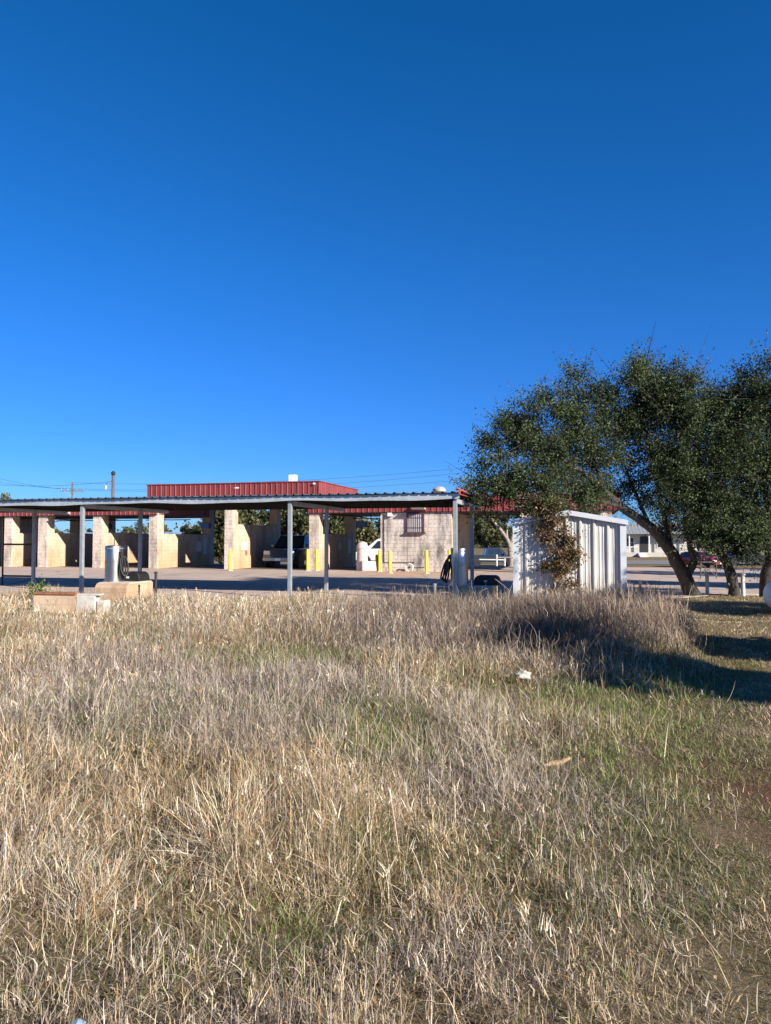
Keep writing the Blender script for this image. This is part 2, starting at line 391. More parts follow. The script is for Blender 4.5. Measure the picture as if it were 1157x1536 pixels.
# equipment room
rm = MB().box(-1.02, 2.64, 0, .2, 0, 3.05).build('room_wall', M['room'], wb)
MB().box(2.46, 2.66, .2, DEP, 0, 3.05).build('side_wall', M['smooth'], wb)
MB().box(-1.02, -.82, .2, DEP, 0, 3.05).build('side_wall', M['cream'], wb)
MB().box(-.82, 2.46, DEP-.2, DEP, 0, 3.05).build('back_wall', M['cream'], wb)
for x0 in (6.0, 9.75):
    MB().box(x0, x0+.5, 0, .6, 0, 3.05).build('column', M['split'], wb)
    MB().box(x0, x0+.5, DEP-.6, DEP, 0, 3.05).build('column', M['cream'], wb)
def ribbed(x0, x1, z0, z1, y, face=-1, axis='x', pitch=.3, rib=.03):
    """vertical-rib metal cladding with true relief"""
    m = MB(); q = x0; pf = []
    while q < x1-1e-6:
        e = min(q+pitch, x1); pf += [(q,0),(max(q,e-.075),0),(max(q,e-.06),rib),(max(q,e-.02),rib),(e,0)]; q = e
    k = len(pf)
    for zz in (z0, z1):
        for (a_, d_) in pf: m.v.append((a_, y+face*d_, zz) if axis == 'x' else (y+face*d_, a_, zz))
    m.f += [(i, i+1, k+i+1, k+i) for i in range(k-1)]; return m
def fascia(x0, x1, z0, z1, name='fascia', sides=(1,1)):
    f = ribbed(x0, x1, z0, z1, -.12).build(name, M['red'], wb)
    ribbed(x0, x1, z0, z1, DEP+.12, 1).build('rear_'+name, M['red'], wb)
    if sides[0]: ribbed(-.12, DEP+.12, z0, z1, x0, -1, 'y').build('end_'+name, M['red'], wb)
    if sides[1]: ribbed(-.12, DEP+.12, z0, z1, x1, 1, 'y').build('end_'+name, M['red'], wb)
    MB().box(x0-.04, x1+.04, -.17, DEP+.17, z1, z1+.05).build('fascia_cap', M['red'], wb)
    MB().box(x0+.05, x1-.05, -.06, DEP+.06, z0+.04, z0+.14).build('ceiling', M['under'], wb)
    MB().box(x0+.02, x1-.02, -.1, -.04, z0-.04, z0+.03).build('fascia_drip', M['dark'], wb)
fascia(-29, -13.86, 3.0, 3.77); fascia(-4.9, 10.6, 3.0, 3.77); fascia(-14.45, -4.28, 3.84, 4.62, 'high_fascia')
# things on the fascia and the wall
for (x, z) in ((-19.75, 3.08), (1.02, 3.1)):
    lf = MB(); lf.add([(x-.34,-.55,z+.06),(x+.34,-.55,z+.06),(x+.34,-.55,z+.12),(x-.34,-.55,z+.12),(x-.34,-.151,z-.02),(x+.34,-.151,z-.02),(x+.34,-.151,z+.24),(x-.34,-.151,z+.24)],
       [(0,1,2,3),(4,7,6,5),(0,4,5,1),(3,2,6,7),(0,3,7,4),(1,5,6,2)]); lf.build('flood_light', M['lamp'], wb)
MB().box(-.62,-.40,-.16,-.002,2.78,2.96).build('wall_lamp', M['white'], wb, bevel=.01)
wd = MB().box(.42,1.20,-.05,-.002,1.98,2.86); wn = wd.build('window', M['blind'], wb)
fr = MB().box(.36,.42,-.09,-.003,1.98,2.9); fr.box(1.20,1.26,-.09,-.003,1.98,2.9); fr.box(.36,1.26,-.09,-.003,2.9,2.95); fr.build('frame', M['brownframe'], wn)
MB().box(.30,1.32,-.17,-.003,1.90,1.98).build('sill', M['brownframe'], wn)
bb = MB()
for k in range(7): bb.box(.47+k*.108,.49+k*.108,-.115,-.095,1.98,2.9)
bb.build('bars', M['brownframe'], wn)
for z in (2.2, 2.7): MB().box(.42,1.20,-.094,-.08,z,z+.02).build('crossbar', M['brownframe'], wn)
pc = MB().tube([(-.83,-.03,2.9),(-.83,-.03,.45),(.75,-.03,.45)], .018, 6).build('conduit', M['dark'], wb)
mb = MB().box(-6.02,-5.64,-.12,.2,4.67,5.02); mb.build('roof_box', M['white'], wb, bevel=.01)
MB().lathe([(.0,3.77),(.22,3.78),(.22,4.15),(.36,4.17),(.36,4.3),(.2,4.42),(0,4.44)], (1.55,2.5,0), 16).build('roof_vent', M['lamp'], wb, smooth=True)
MB().box(-9.35+.2,-9.15+.28,-.14,-.121,4.35,4.42).build('fascia_lamp', M['white'], wb)
MB().box(-4.6,-4.5,-.24,-.15,4.48,4.56).build('fascia_lamp', M['white'], wb)
MB().lathe([(.22,0),(.22,.42),(.16,.52),(0,.55)], (-14.1,.2,3.05), 14).build('column_cap', M['split'], wb)
# inside the bays: notices on the walls, pipes, hanging blue boxes
def notice(x, y0, y1, z0, z1, mat): return MB().box(x, x+.02, y0, y1, z0, z1).build('notice', mat, wb)
notice(-9.287, 1.1, 1.75, 1.05, 1.45, M['white']); notice(-9.287, 1.55, 1.75, .75, 1.0, M['redtrim'])
notice(-13.855, 4.2, 4.9, .9, 1.5, M['offwhite']); notice(-13.855, 5.1, 5.5, .7, 1.7, M['offwhite'])
notice(-4.355, 3.2, 3.7, 1.1, 1.45, M['offwhite']); notice(-4.355, 4.9, 5.4, .8, 1.6, M['offwhite']); notice(-17.455, 2.2, 2.6, 1.0, 1.3, M['offwhite'])
for i, xb in enumerate((-22.6, -19.5, -16.0, -11.5, -7.0, -2.4, 4.2)):
    hi = 3.84 if -14 < xb < -5 else 3.04
    MB().tube([(xb,3,hi),(xb,3,hi-.25),(xb+.2,2.2,hi-.32),(xb+.9,1.2,hi-.38)], .022, 6).build('hose_boom', M['dark'], wb)
    MB().tube([(xb+.9,1.2,hi-.38),(xb+1.1,1.6,hi-1.0),(xb+1.25,2.6,hi-1.7),(xb+1.3,3.2,.9)], .014, 6).build('wash_hose', M['black'], wb)
    MB().tube([(xb-1.2,.3,hi-.12),(xb-1.2,6.2,hi-.12)], .03, 6).build('ceiling_pipe', M['dark'], wb)
    MB().tube([(xb-1.5,4.5,hi-.2),(xb+1.6,4.5,hi-.2)], .03, 6).build('ceiling_pipe', M['dark'], wb)
for (x, y) in ((-19.6, 3.5), (-12.6, 3.2), (-2.7, 2.5)):  # blue sign boxes hung in the bays
    MB().box(x-.35, x+.2, y-.1, y+.25, 2.28, 2.62).build('blue_box', M['bluebox'], wb, bevel=.03)
    MB().tube([(x-.1,y,2.6),(x-.1,y,3.05 if x < -15 or x > -5 else 3.84)], .02, 6).build('blue_box_hanger', M['dark'], wb)
M['bayfloor'] = simple('wet_bay_floor', (.13, .105, .085), .7, var=.4, scale=1.5)  # dark wet slabs, also added to cut light bouncing up the bay walls
for (a_, b_) in ((-27.05,-24.25),(-23.5,-21.75),(-21.05,-18.05),(-17.4,-14.43),(-13.8,-9.81),(-9.23,-4.94),(-4.3,-1.07)):
    MB().box(a_, b_, .45, DEP-.2, .0, .022).build('bay_floor', M['bayfloor'], wb)
def ww(x, y): return (BW[0] + x*CC + y*SS, BW[1] - x*SS + y*CC)

# reel and litter against the room wall
rl = root('hose_reel', 'small pale hose reel lying at the foot of the stained block wall', 'hose reel', (*ww(.55,-.3), .012), ROT)
tor = [( .19*math.cos(a), .03*math.sin(a*3), .2+.19*math.sin(a)) for a in np.linspace(0, 2*PI, 20)]
MB().tube(tor, .035, 8).build('hose_coil', M['offwhite'], rl)
MB().lathe([(.05,-.08),(.05,.08)], (0,0,.2), 10, 'y').build('hub', M['dark'], rl)
MB().tube([(.2,0,.18),(.75,.02,.2)], .025, 6).build('handle', M['dark'], rl)

# ------------------------------------------------------------------ bollards
def bollard(label, px, base, toppy, first=[None]):
    Yd = (EYE-.012)*F/(base-HOR); x = gx(px, Yd); h = gz(toppy, Yd)
    if first[0] is None:
        r = root('bollard', label, 'bollard', (x, Yd, .012), 0, 'yellow bollards in front of the car wash')
        p = MB().lathe([(.075,0),(.075,1.0),(.06,1.04),(.03,1.065),(0,1.07)], n=16).build('pipe', M['yellow'], r, smooth=True)
        MB().lathe([(.15,-.01),(.15,.03),(.08,.035)], n=16).build('footing', M['concrete'], r)
        first[0] = r
    else: r = copy_tree(first[0]); r.location = (x, Yd, .012); r['label'] = label
    r.scale = (1, 1, h/1.07)
bollard('yellow bollard at the foot of the middle bay column beside the white notice', 346, 856.0, 824.5)
bollard('yellow bollard just right of the black pickup front in the bay', 462, 856.0, 824)
bollard('yellow bollard before the pillar right of the black pickup', 475.5, 856.0, 824)
bollard('yellow bollard at the left corner of the stained equipment room', 569.5, 857.2, 824.5)
bollard('short yellow bollard by the white concrete wedge', 565.3, 853, 832)
bollard('yellow bollard left of the barred window standing out from the room wall', 585.3, 859.5, 826)
bollard('yellow bollard below and right of the barred window', 639.8, 860, 825.5)
bollard('yellow bollard half hidden behind the black hose of the right vacuum', 674, 859, 824)

# wedge + domed pillar in the bay beside the room
b = MB(); b.prism([(-.45,0),(.28,0),(.22,.48),(-.30,.48),(-.45,.3)], -.25, .25, 'y')
o = b.build('concrete_wedge', M['white'], bevel=.02); o.location = (*ww(-1.55,.3), .012); o.rotation_euler = (0,0,ROT)
tag(o, 'white painted concrete wedge between the bay and the short yellow bollard', 'wheel stop')
r = root('trash_container', 'pale round trash container with domed top in the bay mouth beside the white van', 'trash can', (*ww(-2.05,.2), .012), ROT)
MB().lathe([(.28,0),(.30,.05),(.27,1.1),(.27,1.15)], n=20).build('drum', M['pinkstone'], r, smooth=True)
MB().lathe([(.30,1.13),(.30,1.25),(.24,1.40),(.12,1.48),(0,1.5)], n=20).build('dome_lid', M['pinkstone'], r, smooth=True)

# ------------------------------------------------------------------ vacuum stations, islands, covers
def vac(px, Yd, label, side, zb):
    r = root('vacuum_station', label, 'vacuum', (gx(px, Yd), Yd, zb), ROT, 'steel vacuum stations on block islands')
    MB().lathe([(.26,0),(.26,.03),(.23,.035),(.23,.52),(.236,.525),(.236,.55),(.23,.555),(.23,.93),(.215,.96),(.0,.98)], n=28).build('drum', M['stainless'], r, smooth=True)
    MB().lathe([(.238,.88),(.238,.90)], n=28).build('lid_band', M['steel_grey'], r)
    MB().box(side*.20-.04, side*.20+.04, -.10, .05, .55, .80).build('inlet_box', M['dark'], r, bevel=.01)
    MB().tube([(0,0,.97),(0,0,1.15)], .010, 6).build('hose_hook', M['dark'], r)
    for k in range(3):
        pts = []
        for a in np.linspace(.1, 2*PI-.2, 22):
            pts.append((side*(.22+.03*k+ (.13+.03*k)*(1-math.cos(a))*.5), -.08+.05*k*math.sin(a), .42 + (.36-.05*k)*math.sin(a+.9)))
        MB().tube(pts, .022, 8).build('hose', M['black'], r, smooth=True)
    return r
def island(px0, px1, Yd, label, h):
    x0, x1 = gx(px0, Yd), gx(px1, Yd); r = root('vacuum_island', label, 'island', ((x0+x1)/2, Yd, 0), ROT, 'block islands under the vacuum canopy')
    hw = (x1-x0)/2/CC*.80
    MB().prism([(-.45,-.05),(.75,-.05),(.75,h),(-.36,h),(-.45,h-.10)], -hw, hw, 'x').build('block_base', M['kerbblock'], r, bevel=.015)
    MB().box(-hw+.03, hw-.03, -.32, .72, h+.001, h+.025).build('cap_slab', M['concrete'], r)
    return r
island(150, 216, 19.6, 'sunlit tan block island under the left vacuum', .43)
vac(172, 19.75, 'sunlit steel drum vacuum with blue-black hose on the left tan island', 1, .455)
island(668, 748, 18.95, 'shaded block island under the right vacuum behind dry brush', .36)
vac(689, 19.1, 'steel drum vacuum with looped black hose behind the canopy corner post', -1, .395)
def cover(px, Yd, label, zb):
    r = root('domed_cover', label, 'cover', (gx(px, Yd), Yd, zb), ROT, 'black domed covers behind the vacuums')
    pr = [(-.34,0),(.34,0),(.34,.09),(.30,.20),(.22,.25),(-.22,.25),(-.30,.20),(-.34,.09)]
    MB().prism(pr, -.25, .25, 'y').build('shell', M['black'], r, bevel=.03)
    MB().box(-.06,.02,-.262,-.25,.08,.13).build('tab', M['offwhite'], r)
cover(202, 20.1, 'low black domed cover behind the sunlit left vacuum', .456)
cover(731, 19.5, 'low black domed cover beside the right vacuum and the shed', .386)

# planter wall with rusty channel
r = root('planter_wall', 'low cream block planter wall with a rusty steel channel along its top', 'planter', (gx(52, 15.6), 15.6, 0), math.radians(-8))
MB().box(0, .98, 0, .2, -.1, .41).build('block_wall', M['cream'], r, bevel=.01)
MB().box(.982, 1.40, -.01, .2, -.1, .40).build('concrete_end', M['concrete'], r, bevel=.015)
MB().box(0.02, .97, -.03, .16, .412, .465).build('rusty_channel', M['rust'], r, bevel=.005)
MB().box(.985, 1.50, 0, .18, .402, .435).build('cap_strip', M['concrete'], r, bevel=.005)
MB().box(1.42, 1.62, .02, .26, -.1, .30).build('rubble_block', M['concrete'], r, bevel=.03)
# short steel stubs
def stub(px, Yd, top, label, rad=.035, mat='dark', nm='steel_post', grp=None):
    h = gz(top, Yd); r = root(nm, label, 'post', (gx(px, Yd), Yd, float(height(gx(px, Yd), Yd))), 0, grp)
    MB().lathe([(rad,0),(rad,h)], n=12).build('shaft', M[mat], r)
    MB().lathe([(rad*1.25,h),(rad*1.25,h+.03),(rad*.8,h+.05),(0,h+.055)], n=12).build('cap', M[mat], r)
stub(235, 19.0, 861, 'short dark steel post right of the sunlit vacuum island')
stub(652, 18.2, 878, 'short grey post in the shade left of the right vacuum', .04, 'steel_grey')
stub(959.5, 19.5, 874, 'thin dark post in dry grass right of the white shed', .035)
stub(1059.5, 21.0, 861, 'weathered white post between the first two oak trunks', .05, 'offwhite', 'white_post', 'short white posts along the lawn edge')
stub(1113, 20.4, 863, 'weathered white post leaning beside the rightmost oak trunk', .055, 'offwhite', 'white_post', 'short white posts along the lawn edge')

# ------------------------------------------------------------------ white storage shed
SY = 19.0
sh = root('storage_shed', 'small white ribbed metal storage shed with low gable, vine climbing its front', 'shed', (gx(853, SY), SY, 0), math.radians(-14))
hw, ez, az, dp = 1.37, 2.02, 2.27, 2.2
m = MB(); pf = []; x = -hw
while x < hw-.01:
    e = min(x+.3425, hw); pf += [(x,0),(x+.06,0),(x+.085,.012),(x+.11,0),(x+.15,0),(x+.175,.012),(x+.20,0),(x+.245,0),(x+.275,.05),(x+.315,.05),(e,0)]; x = e
k = len(pf); NZ = 7
for zi in range(NZ):
    for (a_, d_) in pf:
        top = az - (az-ez)*abs(a_)/hw; z = top*zi/(NZ-1)
        dent = -.05*math.exp(-((a_+1.2)/.2)**2-((z-1.5)/.4)**2) - .03*math.exp(-((a_+.9)/.25)**2-((z-.8)/.4)**2) + .006*math.sin(z*5+a_*3)
        m.v.append((a_, -d_-dent*-1, z))
m.f += [(zi*k+i, zi*k+i+1, (zi+1)*k+i+1, (zi+1)*k+i) for zi in range(NZ-1) for i in range(k-1)]
m.build('front_panel', M['shedwall'], sh)
for sx in (-1, 1):
    m = MB(); q = 0; pf2 = []
    while q < dp-.01: e = min(q+.3425, dp); pf2 += [(q,0),(q+.24,0),(q+.27,.04),(q+.31,.04),(e,0)]; q = e
    kk = len(pf2)
    for zz in (0, ez): m.v += [(sx*(hw+d_), a_, zz) for (a_, d_) in pf2]
    m.f += [(i, i+1, kk+i+1, kk+i) for i in range(kk-1)]; m.build('side_panel', M['shedwall'], sh)
    MB().prism([(sx*(hw+.05), 0), (sx*(hw-.10),0), (sx*(hw-.10), ez-.02), (sx*(hw+.05), ez-.04)], -.085, -.055, 'y').build('corner_trim', M['shedtrim'], sh)
    MB().prism([(sx*(hw+.09),ez-.07),(sx*(hw+.09),ez+.035),(0,az+.05),(0,az-.06)], -.13, -.086, 'y').build('gable_trim', M['shedtrim'], sh)
    MB().prism([(sx*(hw+.10),ez+.036),(sx*(hw+.10),ez+.05),(0,az+.066),(0,az+.051)], -.12, dp+.1, 'y').build('roof_panel', M['shedtrim'], sh)
MB().prism([(-hw,0),(hw,0),(hw,ez),(0,az),(-hw,ez)], dp, dp+.02, 'y').build('back_panel', M['shedwall'], sh)
MB().box(-.16,.14,-.075,-.052,1.18,1.52).build('dark_opening', M['black'], sh)  # flat black plate on the front panel

# ------------------------------------------------------------------ foliage
def leaf_quads(C, L, W, rnd, droop=0.0):
    n = len(C); d = rnd.normal(size=(n,3)); d[:,2] -= droop; d /= np.linalg.norm(d, axis=1)[:,None]
    e = rnd.normal(size=(n,3)); e -= d*(e*d).sum(1)[:,None]; e /= np.linalg.norm(e, axis=1)[:,None]
    l = (L*(.6+.8*rnd.random(n)))[:,None]; ww_ = (W*(.6+.8*rnd.random(n)))[:,None]
    V = np.empty((n,4,3)); V[:,0] = C-d*l/2; V[:,1] = C+e*ww_/2; V[:,2] = C+d*l/2; V[:,3] = C-e*ww_/2
    return V.reshape(-1,3), np.arange(n*4).reshape(-1,4)
def crown(name, lobes, nleaf, L, W, colr, parent, seed, twl=.5, sprig=.12, droop=.2, per=14):
    """lobes: (x,y,z,rx,ry,rz). leaves are strung along twigs that fill and fringe each lobe."""
    r = np.random.default_rng(seed); lo = np.array(lobes, float)
    area = (lo[:,3]*lo[:,4]+lo[:,4]*lo[:,5]+lo[:,3]*lo[:,5])
    cs = []; tones = []; tw = []
    for q, wgt in zip(lo, area/area.sum()):
        k = max(3, int(nleaf*wgt/per))
        d = r.normal(size=(k,3)); d /= np.linalg.norm(d, axis=1)[:,None]
        rad = r.random(k)**.45*(.94+.12*r.random(k))
        # clumpy: pull twig roots toward random sub-clump centres
        ncl = max(5, k//34); cd = r.normal(size=(ncl,3)); cd /= np.linalg.norm(cd, axis=1)[:,None]; cr = (.55+.4*r.random(ncl))
        pick = r.integers(0, ncl, k); base = d*rad[:,None]*.86; cc = cd[pick]*cr[pick][:,None]
        mixw = (r.random(k) < .88)[:,None]
        base = np.where(mixw, cc + d*.21*r.random(k)[:,None]**.5, base)
        p0 = q[:3] + base*q[3:6]
        out = base + d*.35; out[:,2] += .25*r.random(k); out += r.normal(size=(k,3))*.35; out /= np.linalg.norm(out, axis=1)[:,None]
        ln = twl*(.4+.9*r.random(k)); far = r.random(k) < sprig; ln = np.where(far, ln*1.8, ln)
        s = r.random((k, per)); bend = r.normal(size=(k,3))*.25
        pts = p0[:,None,:] + out[:,None,:]*(ln[:,None]*s)[...,None] + bend[:,None,:]*(s**2*ln[:,None])[...,None]
        pts += r.normal(size=pts.shape)*(.04+.02*L/.06)*np.where(far, .35, 1.0)[:,None,None]
        cs.append(pts.reshape(-1,3))
        ct = .6+.8*r.random(ncl)
        tones.append(np.repeat(ct[pick]*(.85+.3*r.random(k)), per))
        sel = np.concatenate([np.where(far)[0][:120], np.where(r.random(k) < .1)[0][:50]])
        for i in sel: tw.append((p0[i]-out[i]*.15, p0[i]+out[i]*ln[i]+bend[i]*ln[i]))
    C = np.concatenate(cs); T = np.concatenate(tones)
    V, Fq = leaf_quads(C, L, W, r, droop)
    pal = np.array(colr); ci = r.integers(0, len(pal), len(C)); tint = pal[ci]*(T*(.75+.5*r.random(len(C))))[:,None]
    o = np_mesh(name, V, Fq, M['leaf'], parent, np.repeat(tint, 4, 0))
    return o, tw
def limbs(specs, twigs=(), org=(0,0,0)):
    m = MB()
    for pts, r0, r1 in specs:
        # refine with a Catmull-ish subdivision and wobble
        q = [Vector(p)-Vector(org) for p in pts]; out = []
        for i in range(len(q)-1):
            p0 = q[max(i-1,0)]; p1 = q[i]; p2 = q[i+1]; p3 = q[min(i+2,len(q)-1)]
            for s in (0,.25,.5,.75):
                out.append(.5*((2*p1)+(p2-p0)*s+(2*p0-5*p1+4*p2-p3)*s*s+(3*p1-p0-3*p2+p3)*s**3) + Vector((random.gauss(0,1),random.gauss(0,1),0))*r0*.06)
        out.append(q[-1]); k = len(out)
        rad = [(r0+(r1-r0)*(i/(k-1))**.8)*(1+.07*random.uniform(-1,1)) for i in range(k)]
        rad[0] *= 1.35
        m.tube(out, rad, 10)
    for a_, b_ in twigs: m.tube([a_, b_], [.009, .003], 3, False)
    return m
OAK = [(.056,.082,.032),(.075,.104,.040),(.096,.124,.052),(.040,.058,.025),(.118,.132,.062)]
def oak(label, base, specs, lobes_px, nleaf, seed, grp='live oaks at the lawn edge', L=.064, W=.038):
    org = np.array(base); r = root('oak_tree', label, 'tree', base, 0, grp)
    lb = []
    for (px, py, Yd, rx, rz) in lobes_px:
        x, y, z = P(px, py, Yd); s = Yd/F; lb.append((x-org[0], y-org[1], z-org[2], rx*s, (rx+rz)/2*s*1.05, rz*s))
    _, tw = crown('crown', lb, nleaf, L, W, OAK, r, seed)
    limbs(specs, tw, (0,0,0)) if 0 else None
    sp = [([tuple(np.array(p)-org) for p in pts], a_, b_) for pts, a_, b_ in specs]
    limbs(sp, tw).build('trunk', M['bark'], r, smooth=True)
    return r
OY = 20.8
oak('sprawling live oak with a long limb reaching left over the white shed', (gx(1041,OY), OY, -.05), [
    ([P(1041,900,OY),P(1024,862,OY),P(1003,822,OY-.1),P(975,790,OY-.3),P(935,762,OY-.5),P(905,735,OY-.6),P(870,705,OY-.6),P(820,680,OY-.6)], .22, .06),
    ([P(1004,824,OY),P(1000,790,OY+.3),P(990,740,OY+.3),P(975,660,OY),P(958,590,OY)], .12, .03),
    ([P(905,735,OY-.6),P(895,690,OY-.4),P(880,640,OY),P(862,600,OY)], .08, .02),
    ([P(935,762,OY-.5),P(890,748,OY-1.0),P(820,735,OY-1.4),P(760,720,OY-1.5)], .06, .015),
    ([P(1028,868,OY-.02),P(1040,842,OY-.1),P(1034,812,OY-.2),P(1052,765,OY),P(1064,700,OY+.3)], .13, .03),
    ([P(975,790,OY-.3),P(955,740,OY+.4),P(935,690,OY+.8)], .07, .02),
    ([P(820,680,OY-.6),P(780,660,OY-.4),P(740,650,OY-.3)], .04, .01)],
    [(745,712,OY-1,46,30),(795,700,OY-.8,62,46),(770,655,OY-.2,44,38),(830,640,OY,62,50),(868,600,OY+.2,46,40),(868,690,OY-.4,56,50),(900,650,OY+.6,40,50),(845,735,OY-1.2,52,26),(905,745,OY+1.2,28,18),
     (952,590,OY+.3,40,52),(990,640,OY+.4,58,60),(975,700,OY+.2,42,46),(1020,600,OY,46,42),(1010,730,OY-.4,52,50),(720,735,OY-1,24,14),(790,752,OY-1.5,48,15),(868,757,OY-1.2,44,13),(738,746,OY-1.4,26,11),(985,585,OY+.2,36,36),(955,560,OY+.2,20,26),(1030,785,OY+.3,44,24)], 134000, 3)
oak('middle live oak, slimmer curved trunk between the two white posts', (gx(1101,20.5), 20.5, -.05), [
    ([P(1101,902,20.5),P(1096,862,20.5),P(1080,828,20.5),P(1063,800,20.5),P(1048,745,20.6),P(1052,670,20.6),P(1062,600,20.6)], .17, .04),
    ([P(1072,815,20.5),P(1090,780,20.2),P(1105,720,20),P(1110,640,20)], .10, .03)],
    [(1040,606,20.6,38,38),(1060,660,20.6,60,56),(1085,720,20.3,58,54),(1050,755,20.0,40,28),(1095,790,19.8,50,30),(1030,690,20.1,36,40),(1075,803,19.6,40,16),(1112,812,19.5,34,14)], 66000, 4)
oak('rightmost live oak at the picture edge behind the white tank', (gx(1150,20.2), 20.2, -.05), [
    ([P(1148,905,20.2),P(1150,860,20.2),P(1160,810,20.2),P(1150,740,20.2),P(1140,660,20.2),P(1130,580,20.2)], .21, .04),
    ([P(1160,810,20.2),P(1190,740,20),P(1220,660,20),P(1220,600,20)], .12, .03)],
    [(1115,592,20.3,44,40),(1155,590,20.2,46,48),(1140,650,20.2,64,64),(1140,730,20,60,56),(1135,795,19.8,56,32),(1215,620,20.2,56,56),(1220,700,20,66,70),(1210,790,20,60,36),(1100,640,20.8,40,50),(1160,815,19.4,40,16)], 90000, 5)

# trees beyond the frame to the right: they throw the shade that falls across the lawn
def dense_tree(label, x, y, h, rad, seed, nleaf=14000, z0=.1, trunk=.14, name='cedar_tree', cat='tree', colr=OAK, L=.13, W=.09, grp=None):
    z = float(height(x, y)); r = root(name, label, cat, (x, y, z), 0, grp)
    lb = []; rr = random.Random(seed)
    for k in range(7):
        f = (k+.5)/7; zz = z0+(h-z0)*f; rw = rad*(1-.35*abs(f-.35)**1.2)*(1 if f < .8 else .78)
        lb.append((rr.uniform(-.15,.15)*rad, rr.uniform(-.15,.15)*rad, zz, rw, rw, (h-z0)/9))
    _, tw = crown('crown', lb, nleaf, L, W, colr, r, seed, twl=.25, sprig=.05)
    limbs([([(0,0,-.1),(.04*h*.2,0,h*.4),(0,0,h*.85)], trunk, .03)], tw[:60]).build('trunk', M['bark'], r, smooth=True)
    return r
dense_tree('dark dense cedar off to the right near the lawn', 9.0, 3.2, 4.35, 1.35, 21, 22000)
dense_tree('low dense cedar bush off to the right beyond the first', 7.57, 8.66, 2.7, 1.4, 22, 20000)
dense_tree('broad oak off to the right shading the lawn under the trunks', 14.4, 12.0, 4.9, 2.3, 23, 22000, 1.3)
dense_tree('unseen tall slim oak off to the right, its small high crown added to shade the right vacuum', 12.5, 9.16, 7.35, .95, 24, 15000, 5.8, .14, 'oak_tree')  # added out of view; crown shaped so its shade lands on the right vacuum

for q_, (x_, y_, h_, r_, lb_) in enumerate(((17.5,20.5,5.5,2.2,'oak off to the right throwing shade over the near lot'),(22,27,6.5,2.6,'larger oak off to the right behind the white tank'),(28,33,6.5,3.0,'farthest oak off to the right shading the lot lane'))):
    dense_tree(lb_, x_, y_, h_, r_, 90+q_, 17000, 1.0, .2, 'oak_tree', L=.22, W=.16)
# background trees seen through the bays
bgc = [(.075,.085,.035),(.10,.105,.045),(.13,.12,.055),(.06,.07,.03)]
def bg_tree(label, px, Yd, toppy, wpx, seed, colr=bgc, n=7000, bottom=None, L=.28, W=.2):
    x = gx(px, Yd); z = float(height(x, Yd)); top = gz(toppy, Yd)-z; wd_ = wpx*Yd/F/2
    r = root('background_tree', label, 'tree', (x, Yd, z), 0, 'trees behind the car wash')
    z0 = .2 if bottom is None else gz(bottom, Yd)-z
    rr = random.Random(seed); lb = []
    for k in range(9):
        a_ = rr.uniform(0, 2*PI); q = rr.uniform(.1, .62)*wd_; zc = rr.uniform(z0+(top-z0)*.25, z0+(top-z0)*.78)
        s_ = rr.uniform(.34, .5); lb.append((q*math.cos(a_), q*math.sin(a_), zc, wd_*s_, wd_*s_, (top-z0)*s_*.55))
    _, tw = crown('crown', lb, n, L, W, colr, r, seed, twl=.6)
    m = limbs([([(0,0,-.2),(.1,0,top*.3),(-.1,0,top*.7)], .16, .05), ([(.08,0,top*.25),(wd_*.4,.3,top*.55)], .1, .03), ([(.08,0,top*.25),(-wd_*.4,-.3,top*.6)], .1, .03)], tw[:80])
    m.build('trunk', M['bark'], r, smooth=True)
bg_tree('rounded green tree behind the fourth bay from the left', 285, 62, 788, 90, 31)
bg_tree('olive tree filling the gap left of the middle pillar', 331, 58, 752, 66, 32)
bg_tree('tall oak behind the bay left of the black pickup', 385, 66, 748, 80, 33)
bg_tree('broad olive oak above the black pickup roof', 445, 58, 748, 84, 34, n=11000)
bg_tree('dark tree right of the black pickup behind the next bay', 505, 64, 755, 66, 35)
bg_tree('sunlit yellowish shrub tree behind the domed trash container', 548, 56, 782, 46, 36, [(.20,.17,.08),(.16,.15,.06),(.12,.12,.05)])
bg_tree('dark green tree against the left side of the equipment room', 590, 64, 762, 70, 37)
bg_tree('dense round oak beyond the dark blue pickup', 728, 84, 760, 90, 38, n=11000, bottom=822)
bg_tree('pale olive tree top above the left end of the canopy', 2, 74, 736, 46, 39, [(.20,.22,.10),(.17,.19,.08)])
bg_tree('scrubby tree seen through the leftmost open bays', 205, 82, 786, 120, 40)
bg_tree('bushy tree at the far end of the lot between the oak trunks', 1010, 120, 785, 90, 41)
bg_tree('green tree across the street behind the red car', 1065, 112, 780, 90, 42)
bg_tree('dark tree across the street at the picture edge', 1130, 104, 776, 90, 43)
# tree with bare forked trunk in front of the far pickup
Yt = 50; bx, bz = gx(767,Yt), float(height(gx(767,Yt),Yt))
r = root('young_oak', 'small oak with pale forked trunk standing before the dark blue pickup', 'tree', (bx, Yt, bz))
_, tw = crown('crown', [(-.6,0,4.4,1.2,1.2,.8),(.8,0,4.6,1.3,1.2,.9),(0,.3,5.2,1.2,1.2,.7),(-1.6,0,3.9,.7,.7,.4)], 5000, .2, .13, bgc, r, 51, twl=.5)
limbs([([(0,0,-.1),(-.05,0,1.2),(-.3,0,2.0),(-1.2,0,3.2),(-1.7,0,3.9)], .24, .05), ([(-.05,0,1.2),(.1,0,2.2),(.7,0,3.2),(.9,0,4.4)], .17, .04), ([(-.3,0,2.0),(-.25,0,3.0),(0,0,4.6)], .1, .03)], tw[:50]).build('trunk', M['deadwood'], r, smooth=True)
